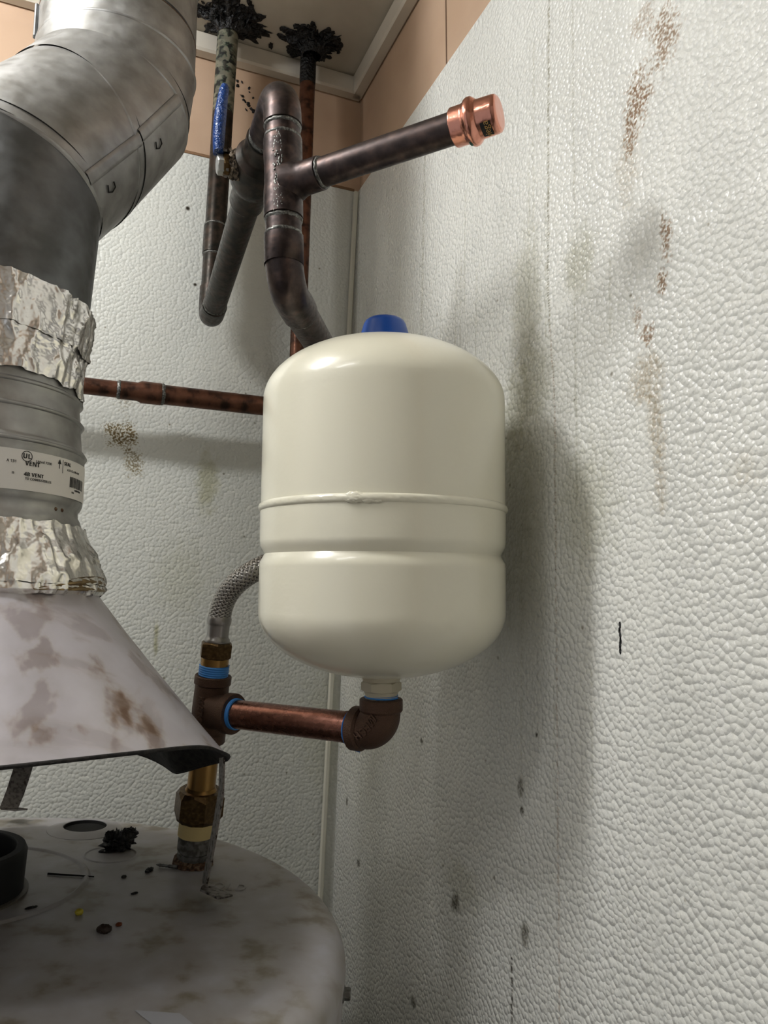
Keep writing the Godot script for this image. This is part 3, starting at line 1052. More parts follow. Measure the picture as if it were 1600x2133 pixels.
func _vent() -> void:
	var c := flue_c
	# lower straight pipe with its collar and label
	var t := thing("vent_pipe", "upright galvanised vent pipe section with a white printed label", "vent pipe", Vector3(c.x, fy(1090), c.z))
	var prof := [[fy(1130), 0.080], [fy(1092), 0.0800], [fy(1080), 0.0785], [fy(1072), 0.0768], [fy(1060), 0.0764], [fy(1054), 0.0782], [fy(1046), 0.0795], [fy(1036), 0.0799], [fy(995), 0.0799], [fy(952), 0.0797], [fy(946), 0.0800], [fy(936), 0.0805], [fy(930), 0.0790], [fy(925), 0.0772], [fy(880), 0.0756], [fy(874), 0.0768], [fy(868), 0.0768], [fy(862), 0.0750], [fy(835), 0.0738], [fy(826), 0.0752], [fy(820), 0.0752], [fy(816), 0.0730], [fy(760), 0.0722]]
	var mb := MB.new()
	mb.lathe(Vector3(c.x, 0, c.z), Vector3.UP, prof, 96, {"cap": false, "crease": 0.9})
	part("pipe_wall", mb, M.galv, t)
	for py in [940, 871, 823]:
		mb = MB.new()
		var r: float = {940: 0.0806, 871: 0.0772, 823: 0.0755}[py]
		var h := fy(py)
		mb.lathe(Vector3(c.x, h - 0.0022, c.z), Vector3.UP, [[0.0, r - 0.0035], [0.0004, r - 0.0006], [0.0020, r + 0.0010], [0.0036, r - 0.0002], [0.0044, r - 0.0025]], 96, {"cap": false, "crease": 3.0})
		part("seam_bead", mb, M.galv, t)
	# rivets
	var view := (EYE - c)
	view.y = 0
	view = view.normalized()
	for a in [0.80, 0.90]:
		mb = MB.new()
		var d := view.rotated(Vector3.UP, a)
		mb.lathe(Vector3(c.x, fy(1066), c.z) + d * 0.0762, d, [[0.0, 0.0016], [0.0004, 0.0016], [0.0010, 0.0011], [0.0011, 0.0]], 16)
		part("rivet", mb, M.rust, t)
	_label(t, view)

	# S-bend: two elbows of gores, leaning right and back
	var rr := 0.152
	var low := Vector3(c.x, 1.927, c.z)
	var TILT := deg_to_rad(55.0)
	var hd := Vector3(0.093, 0, -0.091).normalized()
	var path := []
	for i in 6:
		path.append(low - Vector3.UP * 0.011 * (6 - i))
	for i in 25:
		var a := TILT * i / 24.0
		path.append(low + hd * rr * (1 - cos(a)) + Vector3.UP * rr * sin(a))
	var mid: Vector3 = path[-1]
	for i in range(1, 25):
		var a := TILT * (1.0 - i / 24.0)
		path.append(mid + hd * rr * (cos(a) - cos(TILT)) + Vector3.UP * rr * (sin(TILT) - sin(a)))
	var top: Vector3 = path[-1]
	var groups := [["vent_elbow", "lower galvanised vent elbow, the dark smooth one above the upper foil tape", [0, 15]], ["vent_elbow", "upper galvanised vent elbow of three ridged gores turning back upright near the ceiling", [15, 31, 46, 54]]]
	var r0 := 0.0768
	for g in groups:
		var cuts: Array = g[2]
		var e := thing(g[0], g[1], "vent elbow", path[cuts[0]])
		for k in cuts.size() - 1:
			var i0: int = cuts[k]
			var i1: int = cuts[k + 1]
			mb = MB.new()
			_gore(mb, path, i0, i1, r0 + (0.0009 if cuts[0] > 0 else 0.0))
			var gp := part("elbow_gore", mb, M.galv_dark if cuts[0] == 0 else M.galv, e)
			# crimped bead at the end of each gore
			mb = MB.new()
			var b: Vector3 = path[i1]
			var tg: Vector3 = (path[mini(i1 + 1, 54)] - path[i1 - 1]).normalized()
			mb.lathe(b - tg * 0.0028, tg, [[0.0, r0 + 0.0002], [0.0012, r0 + 0.0014], [0.0028, r0 + 0.0024], [0.0044, r0 + 0.0014], [0.0056, r0 + 0.0002]], 96, {"cap": false, "crease": 3.0})
			part("seam_bead", mb, M.galv, gp)
			if cuts[0] > 0:
				# overlap edge just beyond the lower seam
				var s0: Vector3 = path[i0]
				var tg0: Vector3 = (path[i0 + 1] - path[i0 - 1]).normalized()
				var off := 0.011
				mb = MB.new()
				mb.lathe(s0 + tg0 * off - tg0 * 0.0005, tg0, [[0.0, r0 + 0.0002], [0.0005, r0 + 0.0012], [0.0010, r0 + 0.0002]], 96, {"cap": false, "crease": 3.0})
				part("lap_edge", mb, M.shadow_gap, gp)
			if cuts[0] > 0 and k < 2:
				mb = MB.new()
				_lap(mb, path, i0, i1, r0 + 0.0009, view, 0.72)
				part("lap_strip", mb, M.galv, gp)
				mb = MB.new()
				_clip(mb, path[i0].lerp(path[i1], 0.35), (path[i1] - path[i0]).normalized(), r0 + 0.0009, view, 0.98)
				part("punched_mark", mb, M.shadow_gap, gp)

	# upper straight pipe up through the ceiling
	var u := thing("vent_pipe", "uppermost galvanised vent pipe going up through the closet ceiling, rusty at its seam", "vent pipe", top)
	mb = MB.new()
	var H := 2.452 - top.y
	mb.lathe(top, Vector3.UP, [[-0.004, 0.0775], [0.036, 0.0775], [0.0365, 0.0755], [0.039, 0.0755], [0.0395, 0.0775], [0.104, 0.0775], [0.1045, 0.0786], [0.108, 0.0786], [0.1085, 0.0772], [H, 0.0772]], 96, {"cap": false, "crease": 0.5})
	part("pipe_wall", mb, M.galv, u)
	mb = MB.new()
	mb.lathe(top + Vector3.UP * 0.0360, Vector3.UP, [[0.0, 0.0773], [0.0006, 0.0779], [0.0014, 0.0773]], 96, {"cap": false, "crease": 3.0})
	part("rusty_seam", mb, M.rust, u, "thin rusty seam line")
	mb = MB.new()
	_clip(mb, top + Vector3.UP * 0.060, Vector3.UP, 0.0776, view, -1.15)
	part("punched_mark", mb, M.shadow_gap, u)
	for q in [[0.02, -1.52, 0.036], [0.072, -1.5, 0.03]]:
		mb = MB.new()
		var d := view.rotated(Vector3.UP, q[1])
		mb.box(top + Vector3.UP * q[0] + d * 0.079, Vector3(0.006, q[2], 0.004), Basis(Vector3.UP.cross(d), Vector3.UP, d), 0.001)
		part("seam_lock", mb, M.galv_dark, u)

	# foil tape round the joints
	_foil("foil_tape", "wrinkled silver foil tape wrapped round the vent below the elbow", [[fy(800), 0.0740], [fy(788), 0.0746], [fy(740), 0.0750], [fy(700), 0.0760], [fy(672), 0.0778], [fy(640), 0.0790], [fy(618), 0.0788]], 41, true)
	_foil("foil_tape", "crumpled silver foil tape covering the joint between vent pipe and draft hood", [[fy(1243), 0.0960], [fy(1230), 0.0990], [fy(1210), 0.0978], [fy(1160), 0.0912], [fy(1124), 0.0850], [fy(1105), 0.0822], [fy(1094), 0.0808]], 77, false)


# one gore: a straight-sided piece of the bend between two path indices
func _gore(mb: MB, path: Array, i0: int, i1: int, r: float) -> void:
	var rows := []
	var a: Vector3 = path[i0]
	var b: Vector3 = path[i1]
	var ax := (b - a).normalized()
	var ta: Vector3 = (path[i0 + 1] - path[maxi(i0 - 1, 0)]).normalized()
	var tb: Vector3 = (path[mini(i1 + 1, path.size() - 1)] - path[i1 - 1]).normalized()
	var x := ax.cross(Vector3(0.1, 0, 1)).normalized()
	var y := ax.cross(x)
	for k in 7:
		var row := PackedVector3Array()
		for j in 97:
			var th := TAU * (j % 96) / 96.0
			var d := (x * cos(th) + y * sin(th)) * r
			var p := a + d
			var s0 := (a - p).dot(ta) / ax.dot(ta)
			var s1 := (b - p).dot(tb) / ax.dot(tb)
			row.append(p + ax * lerpf(s0, s1, k / 6.0))
		rows.append(row)
	mb.grid(rows, true)


func _lap(mb: MB, path: Array, i0: int, i1: int, r: float, view: Vector3, ang: float) -> void:
	var a: Vector3 = path[i0]
	var b: Vector3 = path[i1]
	var ax := (b - a).normalized()
	var v0 := (view - ax * view.dot(ax)).normalized()
	var rows := []
	for k in 9:
		var row := PackedVector3Array()
		for j in 7:
			var th := ang + 0.075 * (j - 3) / 3.0
			var d := v0.rotated(ax, th)
			row.append(a.lerp(b, 0.05 + 0.98 * k / 8.0) + d * (r + 0.0006 + 0.0012 * (1.0 if j > 0 and j < 6 else 0.0)))
		rows.append(row)
	mb.grid(rows, false)


# a small punched mark in the sheet: three thin grooves like a square bracket
func _clip(mb: MB, c: Vector3, ax: Vector3, r: float, view: Vector3, ang: float) -> void:
	var v0 := (view - ax * view.dot(ax)).normalized()
	var at := func(u: float, w: float) -> Vector3: return c + ax * w + v0.rotated(ax, ang + u / r) * (r + 0.0010)
	var pts := [at.call(-0.006, -0.005), at.call(0.0, -0.006), at.call(0.002, 0.0), at.call(0.0, 0.006), at.call(-0.005, 0.005)]
	mb.tube(pts, _fill(0.0006, 5), 6)


func _label(t: Node3D, view: Vector3) -> void:
	var c := flue_c
	var r := 0.0799
	var y0 := fy(1040)
	var y1 := fy(962)
	var lo := -1.3
	var hi := 1.36
	var h := y1 - y0
	var at := func(a: float, y: float, k: float) -> Vector3:
		return Vector3(c.x, y, c.z) + view.rotated(Vector3.UP, a) * (r + 0.0004 + k)
	var mb := MB.new()
	var rows := []
	for i in 9:
		var row := PackedVector3Array()
		for j in 61:
			var f := i / 8.0
			var round := 0.0
			if f < 0.125 or f > 0.875:
				round = 0.03
			row.append(at.call(lerpf(lo, hi - round, j / 60.0), y0 + h * f, 0.0003))
		rows.append(row)
	mb.grid(rows, false)
	var lab := part("vent_label", mb, M.white, t, "white printed vent label")
	var put := func(text: String, ang: float, fr: float, size: float, bold := false) -> MB:
		return lettering(text, size, 0.0002, func(x, y, z): return at.call(ang + x / r, y0 + h * fr + y, 0.0004 + z), bold)
	for w in [["UL", 0.403, 0.85, 0.0036, true], ["VENT", 0.460, 0.675, 0.0033, true], ["Listed 7330", 0.575, 0.765, 0.0019, false], ["A 131", 0.270, 0.69, 0.0020, false], ["n", 0.287, 0.41, 0.0022, false],
			["4B VENT", 0.480, 0.405, 0.0028, true], ["TO COMBUSTIBLES", 0.530, 0.295, 0.0018, false], ["SEAL", 0.872, 0.865, 0.0027, true], ["A.32 CL.1 05 4-42", 0.985, 0.72, 0.0017, false],
			["1500741167", 1.085, 0.235, 0.0015, false], ["USA", 0.985, 0.165, 0.0014, false]]:
		part("printed_word", put.call(w[0], w[1], w[2], w[3], w[4]), M.ink, lab)
	mb = MB.new()
	var pts := []
	for i in 33:
		var a := TAU * i / 32.0
		pts.append(at.call(0.403 + 0.0038 * cos(a) / r, y0 + h * 0.85 + 0.0038 * sin(a), 0.0004))
	mb.tube(pts, _fill(0.00026, 33), 6)
	part("printed_ring", mb, M.ink, lab)
	mb = MB.new()
	mb.tube([at.call(0.756, y0 + h * 0.70, 0.0004), at.call(0.756, y0 + h * 0.86, 0.0004)], [0.0003, 0.0003], 6)
	mb.face([at.call(0.733, y0 + h * 0.82, 0.0006), at.call(0.779, y0 + h * 0.82, 0.0006), at.call(0.756, y0 + h * 0.95, 0.0006)], view.rotated(Vector3.UP, 0.756))
	var arrow := part("printed_arrow", mb, M.ink, lab)
	arrow.set_meta("kind", "stuff")
	mb = MB.new()
	mb.tube([at.call(0.803, y0 + h * 0.60, 0.0004), at.call(0.803, y0 + h * 0.95, 0.0004)], [0.0002, 0.0002], 6)
	part("printed_line", mb, M.ink, lab)
	var br := RandomNumberGenerator.new()
	br.seed = 4
	var a := 0.925
	while a < 1.22:
		var w := br.randf_range(0.006, 0.014)
		mb = MB.new()
		mb.face([at.call(a, y0 + h * 0.29, 0.0006), at.call(a + w, y0 + h * 0.29, 0.0006), at.call(a + w, y0 + h * 0.57, 0.0006), at.call(a, y0 + h * 0.57, 0.0006)], view.rotated(Vector3.UP, a))
		part("barcode_bar", mb, M.ink, lab)
		a += w + br.randf_range(0.006, 0.012)


func _foil(called: String, label: String, prof: Array, seed_: int, upper: bool) -> void:
	var c := flue_c
	var t := thing(called, label, "foil tape", Vector3(c.x, prof[0][0], c.z))
	var nz := noise(seed_, 1.0, 3)
	var fine := noise(seed_ + 1, 2.2, 2)
	var bands := [[0.0, 0.56], [0.46, 1.0]] if upper else [[0.0, 0.24], [0.18, 1.0]]
	var y0: float = prof[0][0]
	var y1: float = prof[-1][0]
	for b in bands.size():
		var f0: float = bands[b][0]
		var f1: float = bands[b][1]
		var rows := []
		for i in 41:
			var row := PackedVector3Array()
			for j in 241:
				var th := TAU * (j % 240) / 240.0
				var k := lerpf(f0, f1, i / 40.0)
				var wob := 0.0025 * nz.get_noise_2d(cos(th) * 3.0 + b * 9.0, sin(th) * 3.0) * (1.0 if i > 2 and i < 38 else 1.6)
				var y := lerpf(y0, y1, k) + wob
				if upper:
					y -= 0.005 * cos(th - 0.35)
				var r := 0.0
				for q in prof.size() - 1:
					if y <= prof[q + 1][0] or q == prof.size() - 2:
						r = lerpf(prof[q][1], prof[q + 1][1], clampf((y - prof[q][0]) / (prof[q + 1][0] - prof[q][0]), -0.3, 1.3))
						break
				var fold := absf(nz.get_noise_3d(cos(th) * 2.6, y * 9.0 + th * 0.3, sin(th) * 2.6))
				var ridge := pow(1.0 - clampf(fold * 3.2, 0.0, 1.0), 3.0)
				r += 0.0030 * ridge + 0.0010 * fine.get_noise_3d(cos(th) * 3.0, y * 14.0, sin(th) * 3.0) + 0.0006 + 0.0012 * b
				row.append(Vector3(c.x + r * cos(th), y, c.z - r * sin(th)))
			rows.append(row)
		var mb := MB.new()
		mb.grid(rows, true)
		part("tape_strip", mb, M.foil, t)
	if not upper:
		# scorched tan fold and a dark gap at the right lower edge
		var mb := MB.new()
		var n2 := noise(5, 1.0, 3)
		var rows := []
		for i in 9:
			var row := PackedVector3Array()
			for j in 41:
				var th := -1.05 + 1.35 * j / 40.0
				var y: float = y0 + 0.004 + 0.012 * i / 8.0 * sin(PI * (j + 2) / 44.0)
				var r := 0.1000 + 0.0016 * n2.get_noise_2d(j * 0.35, i * 0.8) + 0.0012 * sin(i * 1.6)
				row.append(Vector3(c.x + r * cos(th), y, c.z - r * sin(th)))
			rows.append(row)
		mb.grid(rows, false)
		part("scorched_fold", mb, mat("scorched foil", Color(0.55, 0.47, 0.34), 0.35, 0.8), t, "scorched tan fold of the tape")


# ------------------------------------------------------------------ fittings under the tank
var tee_c := Vector3.ZERO
var elbow_c := Vector3.ZERO

func _bottom_fittings() -> void:
	tee_c = P(443, 1482, 0.702)
	elbow_c = Vector3(tank_foot.x, tee_c.y - 0.004, tank_foot.z) - tank_up * 0.0
	elbow_c = tank_foot - tank_up * 0.0435
	var d := (elbow_c - tee_c).normalized()
	# elbow
	var e := thing("pipe_elbow", "bronze threaded elbow joining the copper-coloured pipe to the tank's hex nipple", "pipe fitting", elbow_c)
	var mb := MB.new()
	var a := elbow_c - d * 0.026
	var b := elbow_c + tank_up * 0.022
	var arc := fillet(a, elbow_c, b, 0.0165, 18)
	var pts := [a]
	pts.append_array(arc)
	pts.append(b)
	var rads := [0.0160]
	for i in arc.size():
		rads.append(0.0160 + 0.0009 * sin(PI * i / (arc.size() - 1)))
	rads.append(0.0160)
	mb.tube(pts, rads, 56)
	part("elbow_body", mb, M.bronze, e)
	mb = MB.new()
	mb.lathe(a - d * 0.0005, d, [[0.0, 0.0138], [0.0, 0.0172], [0.001, 0.0182], [0.0085, 0.0182], [0.0105, 0.0165]], 56, {"crease": 0.5})
	part("collar", mb, M.bronze, e)
	mb = MB.new()
	mb.lathe(b + tank_up * 0.0045, -tank_up, [[0.0, 0.0138], [0.0, 0.0168], [0.001, 0.0179], [0.0095, 0.0179], [0.0115, 0.0163]], 56, {"crease": 0.5})
	part("collar", mb, M.bronze, e)
	# cast letters on the bend
	var n := (EYE - elbow_c).normalized()
	var side := tank_up.cross(d).normalized()
	if side.dot(n) < 0.0:
		side = -side
	var ux := -(tank_up + d).normalized()
	var uy := side.cross(ux)
	var ec := elbow_c + (tank_up - d) * 0.0040
	mb = lettering("MECH", 0.0068, 0.0014, func(x, y, z): return ec + ux * x + uy * (y - 14.0 * x * x) + side * (0.0168 - 28.0 * y * y + z - 0.0004), true)
	part("cast_letters", mb, M.bronze, e)
	# pipe
	var p := thing("pipe_nipple", "shiny reddish brass pipe running from the bronze tee to the elbow under the tank", "pipe", tee_c + d * 0.03)
	mb = MB.new()
	mb.lathe(tee_c + d * 0.022, d, [[0.0, 0.0130], [(elbow_c - tee_c).length() - 0.044, 0.0130]], 56)
	part("pipe_wall", mb, M.red_pipe, p)
	mb = MB.new()
	tape_wrap(mb, tee_c + d * 0.0215, d, 0.0095, 0.0138, 8)
	part("thread_tape", mb, M.tape, p, "blue thread tape")
	mb = MB.new()
	threads(mb, elbow_c - d * 0.0345, d, 0.009, 0.01335, 0.0014, 0.0005)
	part("pipe_thread", mb, M.red_pipe, p)
	mb = MB.new()
	tape_wrap(mb, elbow_c - d * 0.0300, d, 0.0036, 0.0142, 9)
	# loose tail of tape hanging under the collar
	var dn := Vector3.DOWN
	mb.tube([elbow_c - d * 0.0300 + dn * 0.010 + n * 0.010, elbow_c - d * 0.0295 + dn * 0.0145 + n * 0.0085, elbow_c - d * 0.026 + dn * 0.0178 + n * 0.006, elbow_c - d * 0.020 + dn * 0.0190 + n * 0.004], [0.0007, 0.0007, 0.0006, 0.0004], 8)
	part("thread_tape", mb, M.tape, p, "blue thread tape")


# ------------------------------------------------------------------ the column from the heater up to the hose
var col_up := Vector3.UP

func _column() -> void:
	var foot := P(403, 1788, 0.710)
	var head := P(455, 1310, 0.712)
	col_up = (head - foot).normalized()
	var up := col_up
	var at := func(py: float) -> Vector3:
		var f := (1788.0 - py) / (1788.0 - 1310.0)
		return foot.lerp(head, f * (1.0 + 0.03 * (1.0 - f)))
	# inlet nipple on the heater
	var t := thing("dielectric_nipple", "grey galvanised inlet nipple rising from the heater top with cream thread tape", "pipe fitting", foot)
	var mb := MB.new()
	var nz := noise(19, 1.1, 3)
	mb.lathe(foot - up * 0.010, up, [[0.0, 0.0195], [0.006, 0.0190], [0.011, 0.0180], [0.0125, 0.0150]], 48, {"shape": func(th, _i, rr, s): return rr * (1.0 + 0.09 * nz.get_noise_3d(cos(th) * 2.0, sin(th) * 2.0, s * 300.0))})
	part("rusty_flange", mb, M.rust, t, "rusty flange")
	mb = MB.new()
	mb.lathe(foot, up, [[0.0, 0.0155], [0.0075, 0.0157], [0.0080, 0.0148], [0.0092, 0.0148], [0.0096, 0.0163], [0.024, 0.0163]], 48, {"crease": 0.4})
	part("nipple_wall", mb, M.zinc, t)
	mb = MB.new()
	var y1: float = (at.call(1739) - foot).dot(up)
	var y2: float = (at.call(1703) - foot).dot(up)
	tape_wrap(mb, foot + up * y1, up, y2 - y1, 0.0170, 12)
	part("thread_tape", mb, M.cream_tape, t, "cream thread tape")
	# union nut and brass tail
	var u := thing("union_nut", "large dark brass union nut with a bright brass tail behind the hood leg", "pipe fitting", at.call(1708))
	mb = MB.new()
	var a: Vector3 = at.call(1708)
	var ln: float = (at.call(1648) - a).dot(up)
	hexnut(mb, a, up, ln, 0.0238, 0.0055, 0.0, 0.28)
	part("hex_nut", mb, M.brass_old, u)
	mb = MB.new()
	mb.lathe(a + up * (ln - 0.001), up, [[0.0, 0.0155], [0.003, 0.0140], [0.004, 0.0133], [(at.call(1530) - a).dot(up) - ln, 0.0133]], 48)
	part("tail_pipe", mb, M.brass, u, "bright brass tail")
	# tee
	var e := thing("pipe_tee", "bronze threaded tee above the draft hood edge with blue thread tape on two outlets", "pipe fitting", tee_c)
	mb = MB.new()
	var bot: Vector3 = at.call(1540)
	var top: Vector3 = at.call(1409)
	mb.lathe(bot, up, [[0.0, 0.0158], [(tee_c - bot).dot(up), 0.0166], [(top - bot).dot(up), 0.0158]], 56)
	var d := (elbow_c - tee_c).normalized()
	mb.lathe(tee_c, d, [[0.0, 0.0160], [0.018, 0.0160], [0.021, 0.0175]], 56)
	part("tee_body", mb, M.bronze, e)
	mb = MB.new()
	mb.lathe(tee_c + d * 0.0175, d, [[0.0, 0.0165], [0.0015, 0.0187], [0.0085, 0.0187], [0.0095, 0.0180], [0.0095, 0.0142], [0.004, 0.0138]], 56, {"crease": 0.5})
	part("collar", mb, M.bronze, e)
	mb = MB.new()
	mb.lathe(top - up * 0.0092, up, [[0.0, 0.0160], [0.0012, 0.0174], [0.0084, 0.0174], [0.0092, 0.0168], [0.0092, 0.0142]], 56, {"crease": 0.5})
	part("collar", mb, M.bronze, e)
	mb = MB.new()
	mb.lathe(bot - up * 0.004, up, [[0.0, 0.0142], [0.0, 0.0170], [0.0008, 0.0176], [0.0090, 0.0176], [0.0105, 0.0160]], 56, {"crease": 0.5})
	part("collar", mb, M.bronze, e)
	# cast letters down the left front of the body
	var view := (EYE - tee_c).slide(up).normalized()
	var dir := view.rotated(up, -0.72)
	var tb := tee_c + up * 0.002
	mb = lettering("MATCO", 0.0062, 0.0016, func(x, y, z): return tb - up * x + dir.rotated(up, y / 0.0166) * (0.0167 + z - 0.0003), true)
	part("cast_letters", mb, M.bronze, e)
	# adapter with tape, thread and nut
	var c := thing("hose_adapter", "brass hose adapter with hex nut and blue thread tape screwed into the tee top", "pipe fitting", top)
	mb = MB.new()
	tape_wrap(mb, top - up * 0.001, up, (at.call(1387) - top).dot(up) + 0.001, 0.0139, 14)
	part("thread_tape", mb, M.tape, c, "blue thread tape")
	mb = MB.new()
	var th: Vector3 = at.call(1389)
	threads(mb, th, up, (at.call(1370) - th).dot(up), 0.0134, 0.0016, 0.0007)
	part("brass_thread", mb, M.brass, c)
	mb = MB.new()
	var nb: Vector3 = at.call(1372)
	hexnut(mb, nb, up, (at.call(1338) - nb).dot(up), 0.0160, 0.0018, 0.0, 0.1)
	part("hex_nut", mb, M.brass_old, c)
	hose_start = at.call(1340)


var hose_start := Vector3.ZERO

func _hose() -> void:
	var up := col_up
	var t := thing("braided_hose", "braided stainless steel hose curving from the hex nut up behind the tank", "hose", hose_start)
	# crimped ferrule
	var mb := MB.new()
	var L := 0.0268
	mb.lathe(hose_start - up * 0.001, up, [[0.0, 0.0105], [0.001, 0.0118], [0.003, 0.0122], [0.005, 0.0119], [0.0065, 0.0106], [0.009, 0.0103], [0.018, 0.0105], [0.0195, 0.0113], [0.0215, 0.0117], [0.0245, 0.0117], [L, 0.0110]], 48, {"crease": 0.8})
	part("ferrule", mb, M.steel, t)
	# hose path
	var s := hose_start + up * (L - 0.003)
	var cv := Curve3D.new()
	cv.bake_interval = 0.002
	var tang := (up + Vector3(0.02, 0, 0.0)).normalized()
	var endp := P(552, 1178, 0.715)
	cv.add_point(s, Vector3.ZERO, tang * 0.028)
	cv.add_point(endp, Vector3(-0.026, -0.012, 0.010), Vector3(0.030, 0.014, -0.010))
	cv.add_point(Vector3(-0.118, 1.74, 0.270), Vector3(-0.012, -0.045, 0.006), Vector3(0.006, 0.04, -0.006))
	cv.add_point(Vector3(-0.112, 1.845, 0.250), Vector3(0, -0.03, 0.004), Vector3.ZERO)
	var pts := Array(cv.get_baked_points())
	mb = MB.new()
	mb.tube(pts, _fill(0.0098, pts.size()), 32, {"x": Vector3(0, 0, 1)})
	part("hose_core", mb, mat("dark hose core", Color(0.10, 0.095, 0.09), 0.6, 0.3), t)
	# frames along the hose
	var frames := []
	var x := Vector3(0, 0, 1)
	var len := 0.0
	for i in pts.size():
		var tg: Vector3 = (pts[mini(i + 1, pts.size() - 1)] - pts[maxi(i - 1, 0)]).normalized()
		x = (x - tg * x.dot(tg)).normalized()
		if i > 0:
			len += pts[i].distance_to(pts[i - 1])
		frames.append([pts[i], x, tg.cross(x), len])
	# strands of flat wire bundles, over and under
	mb = MB.new()
	var pitch := 0.050
	var count := 12
	for hand in [-1, 1]:
		for k in count:
			var rows := []
			for f in frames:
				if f[3] > 0.17:
					break
				var tw: float = TAU * f[3] / pitch
				var th: float = TAU * k / count + hand * tw
				var other: float = count * (th + hand * tw) / TAU
				var r: float = 0.0103 + 0.0004 * hand * cos(PI * (other + k))
				var row := PackedVector3Array()
				for w in [-1.0, -0.5, 0.0, 0.5, 1.0]:
					var a2: float = th + w * 0.19
					row.append(f[0] + (f[1] * cos(a2) + f[2] * sin(a2)) * (r + 0.0004 * (1.0 - w * w)))
				rows.append(row)
			mb.grid(rows, false, [], hand < 0)
	var br := part("wire_braid", mb, mat("braid wire", Color(0.66, 0.65, 0.635), 0.34, 1.0), t)
	br.set_meta("kind", "stuff")


# ------------------------------------------------------------------ copper riser in front
func _sock(mb: MB, a: Vector3, d: Vector3, len: float, r: float) -> void:
	mb.lathe(a, d, [[0.0, r - 0.0016], [0.0004, r], [len, r]], 48, {"crease": 0.5})


var run_top := Vector3.ZERO
var run_back := Vector3.ZERO

